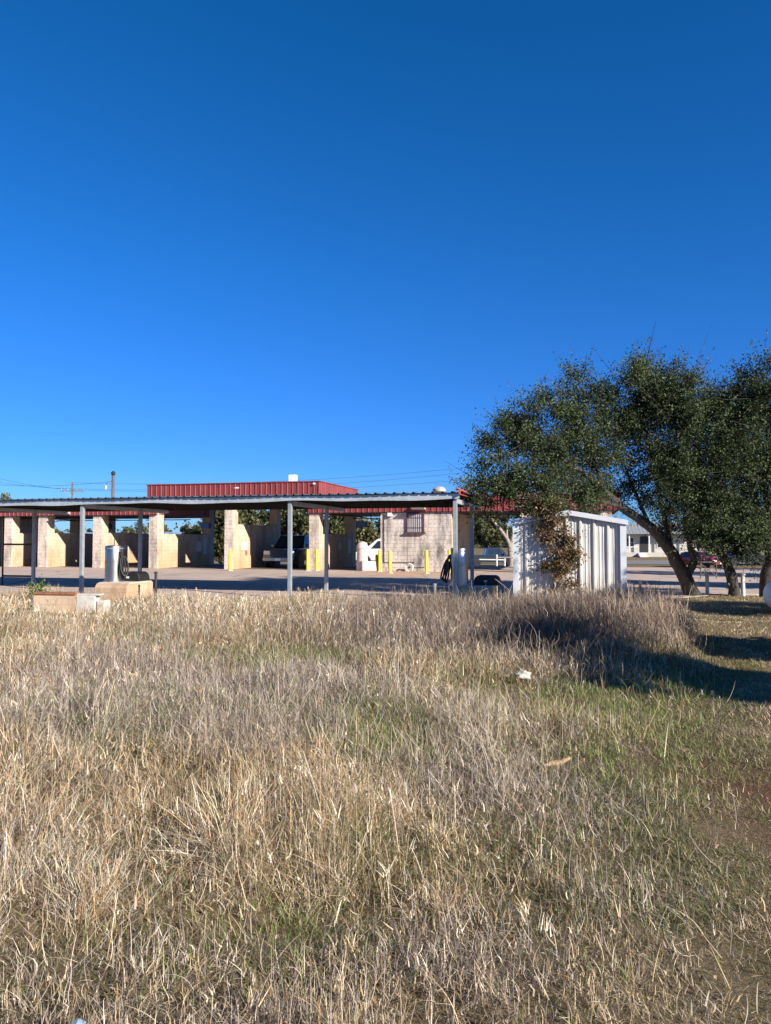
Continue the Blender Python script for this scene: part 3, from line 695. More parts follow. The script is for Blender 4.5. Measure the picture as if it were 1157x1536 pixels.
# far wooded edge
tl = []
for k in range(150):
    xx = random.uniform(-150, 170); yy = random.uniform(150, 200); hh = random.uniform(2.6, 4.4)
    tl.append((xx, yy, hh*.5, random.uniform(3,6), random.uniform(3,6), hh*.62))
o, _ = crown('distant_woods', tl, 60000, .8, .6, [(.06,.075,.035),(.08,.085,.04),(.10,.095,.05)], None, 61, twl=1.2)
tag(o, 'far dark green wooded edge along the horizon behind everything', 'woods', kind='stuff')

# ------------------------------------------------------------------ vine on the shed
vr = root('climbing_vine', 'brown and olive leafy vine climbing the front of the white shed', 'vine', (gx(842,18.85), 18.86, 0))
vo = np.array((gx(842,18.85), 18.86, 0)); lb = []
for (px, py, rx, rz) in ((796,745,18,10),(806,758,24,15),(828,752,10,14),(812,760,22,14),(824,772,18,16),(818,785,20,14),(826,800,20,16),(835,815,22,16),(852,802,14,14),(856,820,18,16),(850,840,22,18),(856,855,18,16),(848,872,20,14),(846,888,22,12),(832,846,18,14),(838,776,10,12)):
    x, y, z = P(px, py, 18.86); s = 18.86/F; lb.append((x-vo[0], .02-.25*(x-vo[0]), z, rx*s*.76, .08, rz*s*.85))
_, tw = crown('foliage', lb, 7000, .072, .038, [(.16,.085,.035),(.12,.095,.03),(.20,.12,.05),(.09,.09,.03),(.26,.16,.08),(.14,.05,.03)], vr, 71, twl=.17, sprig=.3, droop=.8, per=8)
limbs([([(.0,.0,0),(.05,0,.6),(-.02,.02,1.1),(-.22,.08,1.7),(-.40,.12,2.2),(-.62,.12,2.6)], .022, .008), ([(.1,0,0),(.2,0,.7),(.1,.02,1.3),(.15,0,1.8)], .02, .008)], tw).build('stem', M['deadwood'], vr)

# ------------------------------------------------------------------ utility poles & wires
def pole(px, Yd, toppy, label, cross):
    x = gx(px, Yd); z = gz(toppy, Yd); r = root('utility_pole', label, 'utility pole', (x, Yd, 0), .15)
    MB().lathe([(.17,-.2),(.12,z)], n=10).build('shaft', M['polewood'], r, smooth=True)
    if cross:
        MB().box(-1.6,1.6,-.08,.04,z-1.35,z-1.2).build('crossarm', M['polewood'], r)
        for q in (-1.5,-.6,.6,1.5): MB().lathe([(.05,z-1.2),(.07,z-1.05),(.03,z-.98)], (q,-.02,0), 8).build('insulator', M['lamp'], r)
        MB().tube([(-1.1,-.1,z-1.28),(0,-.1,z-2.1)], .03, 5).build('brace', M['steel_grey'], r)
        MB().tube([(1.1,-.1,z-1.28),(0,-.1,z-2.1)], .03, 5).build('brace', M['steel_grey'], r)
    else:
        MB().lathe([(.12,z),(.17,z+.1),(.19,z+.25),(.08,z+.36),(0,z+.4)], n=12).build('lamp_head', M['dark'], r)
        MB().tube([(-.12,0,z-.5),(-.45,0,z-.55),(-.6,0,z-.9)], .04, 6).build('bracket', M['polewood'], r)
        MB().lathe([(.10,z-1.2),(.10,z-.85)], (-.6,0,0), 10).build('transformer', M['lamp'], r)
    return x, Yd, z
A = pole(108, 105, 723, 'far wooden utility pole with crossarm above the canopy roof', True)
B = pole(169, 62, 713, 'wooden pole with dark lamp head just left of the upper red fascia', False)
def wire(p0, p1, sag, label, rad=.012):
    pts = []
    for s in np.linspace(0, 1, 17): pts.append(tuple(np.array(p0)*(1-s)+np.array(p1)*s - np.array((0,0,4*sag*s*(1-s)))))
    tag(MB().tube(pts, rad, 4).build('power_line', M['wire']), label, 'power line', 'overhead power lines')
wire(P(-60,700,110), (A[0]-1.4, A[1], A[2]-1.0), .5, 'overhead wire leaving the far pole crossarm leftwards, upper one', .02)
wire(P(-60,712,110), (A[0]+1.4, A[1], A[2]-1.0), .5, 'overhead wire leaving the far pole crossarm leftwards, lower one', .02)
wire((A[0]-1.4, A[1], A[2]-1.0), P(740,716,95), 1.0, 'long overhead wire from the far pole to the oak, lowest of three', .016)
wire((A[0]+1.4, A[1], A[2]-.98), P(740,704,95), 1.0, 'long overhead wire from the far pole to the oak, middle of three', .016)
wire((A[0], A[1], A[2]-.1), P(740,697,95), 1.0, 'long overhead wire from the far pole to the oak, topmost of three', .016)
wire((B[0], B[1], B[2]-.5), P(-60,722,66), .4, 'overhead wire running left from the lamp head pole', .012)

# ------------------------------------------------------------------ buildings beyond
def gz0(x, y): return float(height(x, y))
Yh = 93; hx = gx(968,Yh); hz = -.5
r = root('house', 'low pale house with grey metal roof and porch across the street behind the shed', 'house', (hx, Yh, hz), math.radians(-12))
MB().box(-4.6,6.5,0,6,0,.55).build('porch_base', M['concrete'], r)
MB().box(-4.4,6.3,1.2,6,.55,2.95).build('wall', M['siding'], r)
rf = MB(); rf.add([(-5,-.3,2.9),(7,-.3,2.9),(7,6.6,2.9),(-5,6.6,2.9),(-2.6,3.1,4.35),(4.4,3.1,4.35)], [(0,1,5,4),(1,2,5),(2,3,4,5),(3,0,4),(0,3,2,1)]); rf.build('roof', M['tin'], r)
sm = MB()
for k in range(28): q = -4.7+k*.42; t1 = min(1, (q+5)/2.4, (7-q)/2.6); sm.add([(q,-.3,2.93),(q+.04,-.3,2.93),(q+.04,-.3+3.4*t1,2.93+1.45*t1),(q,-.3+3.4*t1,2.93+1.45*t1)], [(0,1,2,3)])
sm.build('roof_seams', M['offwhite'], r)
for q in (-4.4,-2.0,.4,2.9,5.9): MB().box(q,q+.14,0,.14,.55,2.85).build('porch_post', M['white'], r)
for q in (-3.4,-2.2, 1.6):
    wn2 = MB().box(q,q+.9,1.16,1.19,1.2,2.4).build('window', M['glass'], r)
    f2 = MB().box(q-.06,q,1.12,1.15,1.14,2.46)
    f2.box(q+.9,q+.96,1.12,1.15,1.14,2.46); f2.box(q,q+.9,1.12,1.15,2.4,2.46); f2.box(q,q+.9,1.12,1.15,1.14,1.2); f2.box(q,q+.9,1.125,1.15,1.78,1.82); f2.box(q+.43,q+.47,1.13,1.15,1.2,1.78); f2.box(q+.43,q+.47,1.13,1.15,1.82,2.4)
    f2.build('frame', M['white'], wn2)
MB().box(-.5,.5,1.14,1.19,.55,2.6).build('door', M['dark'], r)
MB().box(-4.5,-.9,.02,.07,1.25,1.32).build('porch_rail', M['white'], r)
MB().prism([(-2.2,0),(0,0),(0,.5)], -.9, -.1, 'x').build('steps', M['white'], r)
Yq = 100
r = root('pale_shop', 'long pale flat roofed building seen between the right oak trunks', 'building', (gx(1105,Yq), Yq, -.4), math.radians(-10))
MB().box(-8,9,0,8,0,2.4).build('wall', M['siding'], r); MB().box(-8.3,9.3,-.5,8.3,2.4,2.75).build('roof', M['tin'], r)
for q in (-6,-3,0,3,6): MB().box(q,q+1.3,-.03,-.002,.9,1.9).build('window', M['glass'], r)
Ys = 78
r = root('blue_roof_building', 'long low building with pale blue roof seen through the left bays', 'building', (gx(170,Ys), Ys, gz0(gx(170,Ys),Ys)), ROT)
MB().box(-9,6,0,9,0,2.1).build('wall', M['white'], r)
rf = MB(); rf.prism([(-.5,2.1),(9.5,2.1),(4.5,3.35)], -9.4, 6.4, 'x'); rf.build('roof', M['blueroof'], r)

# ------------------------------------------------------------------ pipe fences
def prail(label, pts, name='pipe_fence'):
    (x0, y0, z0), (x1, y1, z1) = pts; g0 = gz0(x0, y0)
    r = root(name, label, 'fence', (x0, y0, g0)); d = np.array((x1-x0, y1-y0, gz0(x1,y1)-g0)); n_ = max(1, int(round(np.linalg.norm(d)/2.6)))
    for k in range(n_+1): q = d*k/n_; MB().tube([(q[0],q[1],q[2]-.1),(q[0],q[1],q[2]+.82)], .06, 8).build('post', M['offwhite'], r)
    MB().tube([(0,0,.62),tuple(d+np.array((0,0,.62)))], .045, 8).build('rail', M['offwhite'], r)
prail('white pipe rail fence before the dark blue pickup', [(gx(700,52),52,0),(gx(757,52),52,0)])
prail('white pipe rail fence behind the left edge of the shed', [(gx(745,48),48,0),(gx(830,46),46,0)])
r = root('rail_barrier', 'small dark rail barrier with diagonal braces by the first oak trunk', 'barrier', (gx(1050,30), 30, .012), -.2)
for q in (0, .6): MB().tube([(q,0,0),(q,0,.66)], .025, 6).build('leg', M['polewood'], r)
MB().tube([(-.1,0,.66),(.75,0,.66)], .03, 6).build('top_rail', M['polewood'], r)
MB().tube([(0,0,.1),(.6,0,.6)], .02, 6).build('brace', M['polewood'], r); MB().tube([(0,0,.6),(.6,0,.1)], .02, 6).build('brace', M['polewood'], r)

# ------------------------------------------------------------------ vehicles (local: x = length, nose at +x)
def carpaint(name, c):
    m, t, b = nt(name); b.inputs['Base Color'].default_value = (*c, 1); b.inputs['Roughness'].default_value = .3
    b.inputs['Coat Weight'].default_value = .8; b.inputs['Coat Roughness'].default_value = .08
    f = noise(t, 40, 2); bump(t, b, f, .02, .002); return m
def loft(m, prof, halfw, tumble=None):
    """closed side profile lofted over several widths for rounded flanks"""
    n = len(prof); cx_ = sum(p[0] for p in prof)/n; cz_ = sum(p[1] for p in prof)/n
    secs = [(-halfw, .955), (-halfw*.97, .985), (-halfw*.86, 1), (halfw*.86, 1), (halfw*.97, .985), (halfw, .955)]
    for yy, s in secs:
        m.v += [(cx_+(p[0]-cx_)*s, yy*(tumble(p[1]) if tumble else 1), cz_+(p[1]-cz_)*s) for p in prof]
    o = len(m.v)-6*n
    for k in range(5): m.f += [(o+k*n+i, o+k*n+(i+1)%n, o+(k+1)*n+(i+1)%n, o+(k+1)*n+i) for i in range(n)]
    m.f += [tuple(o+i for i in range(n)), tuple(o+5*n+i for i in reversed(range(n)))]
    return m
def vehicle(name, label, cat, loc, rz, kind, paint):
    r = root(name, label, cat, loc, rz)
    if kind == 'pickup':
        body = [(-2.8,.55),(-2.8,1.12),(-.75,1.12),(-.7,1.14),(1.1,1.14),(2.3,1.10),(2.68,1.0),(2.75,.5),(2.5,.38),(-2.6,.40)]
        cab = [(-.8,1.10),(-.62,1.78),(-.4,1.86),(.55,1.86),(.75,1.80),(1.35,1.12)]; wx = (-1.75, 1.85); hw_ = .98; wr = .42
        wins = [(-.55,.12,1.2,1.74,-.45,.12),(.18,.95,1.2,1.74,.18,.66)]
    elif kind == 'van':
        body = [(-2.5,.45),(-2.5,1.15),(1.2,1.15),(2.0,1.08),(2.45,.85),(2.5,.42),(-2.4,.35)]
        cab = [(-2.48,1.1),(-2.35,1.75),(-2.1,1.90),(.5,1.90),(.8,1.82),(1.7,1.12)]; wx = (-1.5, 1.6); hw_ = .97; wr = .36
        wins = [(-2.3,-1.2,1.2,1.72,-2.2,-1.2),(-1.1,-.1,1.2,1.72,-1.1,-.1),(.0,1.2,1.2,1.72,.0,.72)]
    else:
        body = [(-2.2,.4),(-2.25,.95),(-1.9,1.0),(1.0,1.0),(1.9,.92),(2.2,.75),(2.25,.38),(2.0,.3),(-2.0,.3)]
        cab = [(-1.8,.97),(-1.3,1.45),(-.9,1.55),(.2,1.55),(.5,1.48),(1.2,.98)]; wx = (-1.35, 1.4); hw_ = .9; wr = .33
        wins = [(-1.2,-.35,1.05,1.42,-1.0,-.35),(-.25,.75,1.05,1.42,-.25,.38)]
    loft(MB(), body, hw_).build('body', paint, r, smooth=True, bevel=.02)
    zt = cab[3][1]; z0 = cab[0][1]
    tum = lambda z: 1-.17*max(0, (z-z0)/(zt-z0))
    loft(MB(), cab, hw_*.94, tum).build('cabin', paint, r, smooth=True)
    for sgn in (-1, 1):
        for (a0, a1, b0, b1, c0, c1) in wins:
            y0_, y1_ = sgn*(hw_*.94*tum(b0)+.006), sgn*(hw_*.94*tum(b1)+.006)
            MB().add([(a0,y0_,b0),(a1,y0_,b0),(c1,y1_,b1),(c0,y1_,b1),(a0,y0_-sgn*.02,b0),(a1,y0_-sgn*.02,b0),(c1,y1_-sgn*.02,b1),(c0,y1_-sgn*.02,b1)],
                     [(0,1,2,3),(7,6,5,4),(0,4,5,1),(1,5,6,2),(2,6,7,3),(3,7,4,0)]).build('side_window', M['glass'], r)
        for x in wx:
            wl = MB().lathe([(wr*.6,-.12),(wr*.96,-.12),(wr,-.09),(wr,.09),(wr*.96,.12),(wr*.6,.12)], (x, sgn*(hw_-.10), wr), 20, 'y').build('wheel', M['black'], r, smooth=True)
            MB().lathe([(wr*.58,-.1),(wr*.58,.1),(wr*.2,.125 if sgn > 0 else .1)], (x, sgn*(hw_-.10), wr), 14, 'y').build('rim', M['chrome'], wl)
        MB().lathe([(wr*1.22,-.03),(wr*1.22,.04),(wr*1.08,.05)], (wx[0], sgn*(hw_-.02), wr), 18, 'y').build('wheel_arch', M['black'], r)
        MB().lathe([(wr*1.22,-.03),(wr*1.22,.04),(wr*1.08,.05)], (wx[1], sgn*(hw_-.02), wr), 18, 'y').build('wheel_arch', M['black'], r)
        fx = body[7][0] if kind == 'pickup' else body[-3][0]
        fx = max(p[0] for p in body)
        zf = .86 if kind != 'car' else .68
        MB().box(fx-.22, fx-.0, min(sgn*.52,sgn*.90), max(sgn*.52,sgn*.90), zf-.10, zf+.10).build('headlight', M['headlamp'], r, bevel=.02)
        MB().box(min(p[0] for p in body)-.02, min(p[0] for p in body)+.15, min(sgn*.75,sgn*.93), max(sgn*.75,sgn*.93), .75, 1.05).build('tail_light', M['redlamp'], r)
        MB().box(cab[-1][0]-.35, cab[-1][0]-.2, min(sgn*hw_,sgn*(hw_+.2)), max(sgn*hw_,sgn*(hw_+.2)), z0+.06, z0+.24).build('mirror', paint, r, bevel=.02)
    # windscreen
    (x1, z1), (x2, z2) = cab[-1], cab[-2]
    q = lambda s: (x1+(x2-x1)*s+.03, z1+(z2-z1)*s+.012)
    a_, b_ = q(.1), q(.93); ya, yb = hw_*.85*tum(a_[1]), hw_*.87*tum(b_[1])
    MB().add([(a_[0],-ya,a_[1]),(a_[0],ya,a_[1]),(b_[0],yb,b_[1]),(b_[0],-yb,b_[1])], [(0,1,2,3)]).build('windscreen', M['glass'], r)
    fx = max(p[0] for p in body)
    gr = MB()
    for k in range(4): gr.box(fx-.04, fx+.02, -.5, .5, .70+k*.075, .735+k*.075)
    gr.build('grille', M['dark'], r)
    MB().box(fx-.12, fx+.10, -hw_*.93, hw_*.93, .40, .58).build('bumper', M['steel_grey'] if kind == 'pickup' else paint, r, bevel=.03)
    MB().box(fx+.101, fx+.115, -.16, .16, .42, .56).build('licence_plate', M['plate'], r)
    return r
blk = carpaint('black_paint', (.012,.013,.016)); nvy = carpaint('dark_blue_paint', (.02,.035,.06)); wht = carpaint('white_car_paint', (.75,.76,.78)); rdp = carpaint('red_car_paint', (.30,.01,.012))
tx, ty = ww(-7.45, 4.7)
vehicle('pickup_truck', 'black pickup truck facing out of the tall wash bay', 'pickup truck', (tx, ty, .012), ROT-PI/2, 'pickup', blk)
Yv = 50; vehicle('white_van', 'white van parked behind the bay left of the equipment room', 'van', (gx(583,Yv), Yv, gz0(gx(583,Yv),Yv)), PI, 'van', wht)
Yp = 74; vehicle('pickup_truck', 'dark blue pickup truck parked beyond the white pipe fence', 'pickup truck', (gx(738,Yp), Yp, gz0(gx(738,Yp),Yp)), 0, 'pickup', nvy)
Yr = 70; vehicle('red_car', 'red car parked across the lot between the oak trunks', 'car', (gx(1047,Yr), Yr, gz0(gx(1047,Yr),Yr)), -1.0, 'car', rdp)
Yr = 74; vehicle('dark_car', 'dark car parked far right behind the rightmost oak trunk', 'car', (gx(1118,Yr), Yr, gz0(gx(1118,Yr),Yr)), -.1, 'car', nvy)

# ------------------------------------------------------------------ propane tank
r = root('propane_tank', 'white rounded propane tank cut off by the right picture edge', 'propane tank', (8.57, 15.4, 0), math.radians(5))
pr = [(.0,-.62)]
for a_ in np.linspace(.25, PI/2, 6): pr.append((.31*math.sin(a_), -.40-.24*math.cos(a_)))
pr += [(.31,1.3)] + [(.31*math.cos(a_), 1.3+.24*math.sin(a_)) for a_ in np.linspace(.3, PI/2-.02, 5)]
MB().lathe(pr, (0,0,.42), 28, 'x').build('tank_shell', M['white'], r, smooth=True)
for q in (-.2, 1.1): MB().box(q-.05,q+.05,-.2,.2,-.05,.16).build('leg', M['white'], r)
MB().lathe([(.12,.70),(.12,.88),(0,.92)], (.45,0,0), 14).build('valve_dome', M['white'], r)

# ------------------------------------------------------------------ small ground things
import bmesh
def rock(name, label, cat, loc, s, mat, seed):
    me = bpy.data.meshes.new(name); bm = bmesh.new(); bmesh.ops.create_icosphere(bm, subdivisions=3, radius=1)
    rr = np.random.default_rng(seed)
    for v in bm.verts:
        k = 1+.55*(vnoise(v.co.x*1.7+5, v.co.y*1.7+v.co.z*2.1, 1, seed)-.5)*2; v.co = v.co*k; v.co.x *= s[0]; v.co.y *= s[1]; v.co.z *= s[2]
    bm.to_mesh(me); bm.free(); me.materials.append(mat); me.shade_smooth()
    o = bpy.data.objects.new(name, me); o.location = loc; col.objects.link(o); return tag(o, label, cat)
rx, ry = gx(783,8.0), 8.0
rock('pale_rock', 'pale white rock lying in the green patch below the brush mound', 'rock', (rx, ry, gz0(rx,ry)+.12), (.085,.07,.05), M['rock'], 3)
sx_, sy_ = gx(832,4.95), 4.95
o = MB().tube([(-.11,-.02,0),(-.04,0,.012),(.04,.005,.02),(.12,.03,.05)], [.012,.022,.02,.012], 8).build('wood_piece', M['tanwood'], smooth=True); o.location = (sx_, sy_, gz0(sx_,sy_)+.12); o.scale = (.8,.8,.8)
tag(o, 'short tan piece of dead wood on the grass right of centre', 'wood piece')
o = MB().add([(-.03,-.012,0),(.0,-.016,.012),(.032,-.01,0),(.03,.012,.006),(0,.016,.016),(-.028,.012,.004),(-.03,-.012,-.003),(.0,-.016,.009),(.032,-.01,-.003),(.03,.012,.003),(0,.016,.013),(-.028,.012,.001)],
    [(0,1,4,5),(1,2,3,4),(11,10,7,6),(10,9,8,7),(0,6,7,1),(1,7,8,2),(2,8,9,3),(3,9,10,4),(4,10,11,5),(5,11,6,0)]).build('plastic_scrap', M['bluescrap']); qx, qy = gx(128,2.25), 2.25
o.location = (qx, qy, gz0(qx,qy)+.10); o.scale = (.75, .75, .75); tag(o, 'small pale blue plastic scrap at the bottom left of the field', 'litter')

# ------------------------------------------------------------------ grass
PAL = np.array([(.66,.49,.30),(.76,.63,.47),(.54,.45,.39),(.18,.12,.085),(.13,.19,.045),(.27,.26,.10),(.80,.70,.52),(.46,.30,.15)])
def ribbons(x, y, z, az, tilt, bend, ln, wd, tint, K, tipw=.25):
    n = len(x); V = np.empty((n, K+1, 2, 3), np.float32); p = np.stack([x, y, z], -1)
    tw = az + PI/2 + rng.normal(0, .9, n); wv = np.stack([np.cos(tw), np.sin(tw), np.zeros(n)], -1)
    dx, dy = np.cos(az), np.sin(az)
    for k in range(K+1):
        s = k/K; ww_ = (wd*(1-(1-tipw)*s**1.5))[:, None]*.5
        V[:, k, 0] = p - wv*ww_; V[:, k, 1] = p + wv*ww_
        th = tilt + bend*(s+.5/K); st = ln/K
        p = p + np.stack([np.sin(th)*dx, np.sin(th)*dy, np.cos(th)], -1)*st[:, None]
    base = (np.arange(n)*(K+1)*2)[:, None]; k = np.arange(K)[None, :]*2
    Fq = np.stack([base+k, base+k+1, base+k+3, base+k+2], -1).reshape(-1, 4)
    return V.reshape(-1, 3), Fq, np.repeat(tint, (K+1)*2, 0)
def sample(n, y0, y1, marg=.64, add=2.3):
    yy = np.sqrt(rng.random(n)*(y1**2-y0**2)+y0**2); xx = (rng.random(n)*2-1)*(marg*yy+add); return xx, yy
def lean(x, y):
    a_ = 2*PI*(vnoise(x, y, .45, 51)*1.3+vnoise(x, y, 1.5, 52)*.5); m_ = .08+.85*sst(.3, .8, vnoise(x, y, .95, 53))
    w_ = sst(-1.0, 1.5, x)          # toward the right everything is combed to the upper left
    lx = np.cos(a_)*m_*(1-w_)+(-.45-.35*m_)*w_; ly = np.sin(a_)*m_*(1-w_)+.30*np.sin(a_)*w_
    _, _, ax, ay = masses(x, y); return lx*.7+ax, ly*.7+ay
def hollow(x, y): return sst(.52, .70, vnoise(x, y, 1.25, 55))
def clearing(x, y):
    c = gauss(x, y, -.95, 9.3, .8, 1.0)+gauss(x, y, -.2, 6.3, .55, .7)+gauss(x, y, .1, 5.4, .5, .5)*.8+gauss(x, y, 1.6, 7.3, 1.0, .7)+gauss(x, y, 2.2, 6.0, .7, .9)+gauss(x, y, 1.35, 5.0, .5, .5)*.8
    c = c+gauss(x, y, -.35, 3.0, .35, .3)*.7+gauss(x, y, -2.6, 9.7, .5, .4)*.6
    return np.clip(c*(.6+.8*vnoise(x, y, 2.5, 8)), 0, 1)
# raised masses of last year's growth: x, y, radii, extra height, greyness shift, lean x, lean y
MASS = [(-.45,4.0,.55,.50,.30,-.9,0,0),(.80,4.6,.62,.55,.27,.9,-.55,.15),(.30,6.7,.50,.42,.20,-.6,0,0),(-1.5,6.3,.9,.7,.14,.9,-.2,.1),(-1.9,4.5,.6,.5,.26,-.5,.2,0),
        (-2.9,5.2,.7,.6,.22,-.3,.1,0),(-1.15,3.1,.42,.36,.18,-.6,.3,0),(-.5,8.3,.6,.6,.14,.6,0,0),(-3.3,8.4,.9,.8,.18,.3,0,0),(1.75,5.9,.4,.4,.12,.5,-.8,.1),(2.0,7.6,.5,.35,.10,.3,-.3,0),
        (1.15,3.3,.30,.34,.15,.5,-.5,0),(.25,2.75,.25,.22,.08,.7,.2,0),(-2.6,12.5,1.2,1.0,.22,-.8,.1,0),(-5.2,11.0,1.2,1.0,.16,-.6,0,0),(-.9,11.2,.7,.8,.16,-.3,0,0),(1.1,9.6,.7,.7,.16,.5,-.2,0),(-4.4,7.4,.8,.8,.2,-.2,0,0),(-.1,3.2,.3,.28,.10,.2,.2,0)]
_mr = np.random.default_rng(77)
for _ in range(60):
    _y = float(np.sqrt(_mr.uniform(4, 330))); _x = float(_mr.uniform(-.66, .33)*_y); _s = float(_mr.uniform(.10, .20)*(1+.35*_y**.6))
    MASS.append((_x, _y, _s, _s*.8, float(_mr.uniform(.05, .17)), float(_mr.uniform(-.7, .7)), float(_mr.normal(0, .3)), float(_mr.normal(0, .3))))
def masses(x, y):
    hh = np.zeros_like(x); zz = np.zeros_like(x); ax = np.zeros_like(x); ay = np.zeros_like(x)
    jx = x+(vnoise(x, y, 3.1, 71)-.5)*.35; jy = y+(vnoise(x, y, 3.1, 72)-.5)*.35
    for (cx, cy, sx, sy, h_, z_, lx, ly) in MASS:
        w_ = gauss(jx, jy, cx, cy, sx, sy); hh += h_*w_; zz += z_*w_; ax += lx*w_; ay += ly*w_
    return hh, zz, ax, ay
def field_h(x, y):
    h = np.interp(y, [1.5, 2.6, 3.6, 5, 7, 10, 13, 19], [.13, .17, .26, .34, .36, .36, .34, .30])
    h = h*(.5+.55*vnoise(x, y, .9, 3)+.55*vnoise(x, y, 2.6, 4))
    h = h*(1+.75*gauss(x, y, -2.6, 15.2, 2.0, 1.6))*(1-.72*gauss(x, y, -6.0, 14.0, 1.5, 2.0))
    h = np.minimum(h*.66 + masses(x, y)[0], .52)
    h = h*(1-.62*clearing(x, y))*(1-.5*hollow(x, y))
    d = lawn_b(y)-x; h = h*(.30+.70*sst(-.1, 1.0, d))
    h = h*(1-.45*gauss(x, y, 2.2, 9.0, 1.4, 1.6))
    h = h*(.62+.5*sst(.35, .62, vnoise(x, y, .75, 31)))
    return h
def zone(x, y):       # 0 = golden straw ... 1 = grey weeds
    g_ = .15+1.5*(vnoise(x, y, .55, 6)-.42)
    g_ = g_+.9*gauss(x, y, -1.5, 6.6, 2.2, 1.3)+.9*gauss(x, y, .9, 4.8, .9, .9)+.8*gauss(x, y, 1.2, 12.5, 3.5, 3)+.4*gauss(x, y, .3, 2.6, 1.2, .5)
    g_ = g_-.7*gauss(x, y, -1.3, 4.4, 1.6, .8)-.6*gauss(x, y, -4, 14, 3.5, 3)-.5*gauss(x, y, .5, 8.0, .8, .9)
    return np.clip(g_+masses(x, y)[1], 0, 1)
def pick_col(n, W):
    c = np.cumsum(W, 1); c /= c[:, -1:]; i = (rng.random(n)[:, None] > c).sum(1); i = np.clip(i, 0, len(PAL)-1)
    return PAL[i]*(.45+.80*rng.random(n))[:, None]
def wts(x, y):
    g_ = zone(x, y); cl = clearing(x, y); ed = sst(1.2, .1, lawn_b(y)-x)*.6*sst(2.5, 5, y); gr = np.clip(cl*.8+ed*vnoise(x, y, 1.5, 9)+.55*(vnoise(x, y, 1.1, 10) > .72), 0, 1)
    W = np.stack([(1-g_)*1.0, .55+0*g_, g_*1.5, .30+.2*g_, gr*1.6+.05, gr*1.0+.12, .25+.1*g_, (1-g_)*.5+.1], 1); return W
def in_field(x, y):
    u, v = loc_uv(x, y); return (v < edge_v(u)-.05) & (x < lawn_b(y)+rng.normal(0, .22, len(x)))
def patchy(x, y):     # tussocks: keep more blades near clump cores
    return vnoise(x, y, 3.4, 12)*.6+vnoise(x, y, 8, 13)*.4
def build_grass(name, parts, label, cat):
    Vs, Fs, Ts = [], [], []; o = 0
    for V, Fq, T in parts: Vs.append(V); Fs.append(Fq+o); Ts.append(T); o += len(V)
    ob = np_mesh(name, np.concatenate(Vs), np.concatenate(Fs), M['grass'], None, np.concatenate(Ts)); return tag(ob, label, cat, kind='stuff')
tall = []
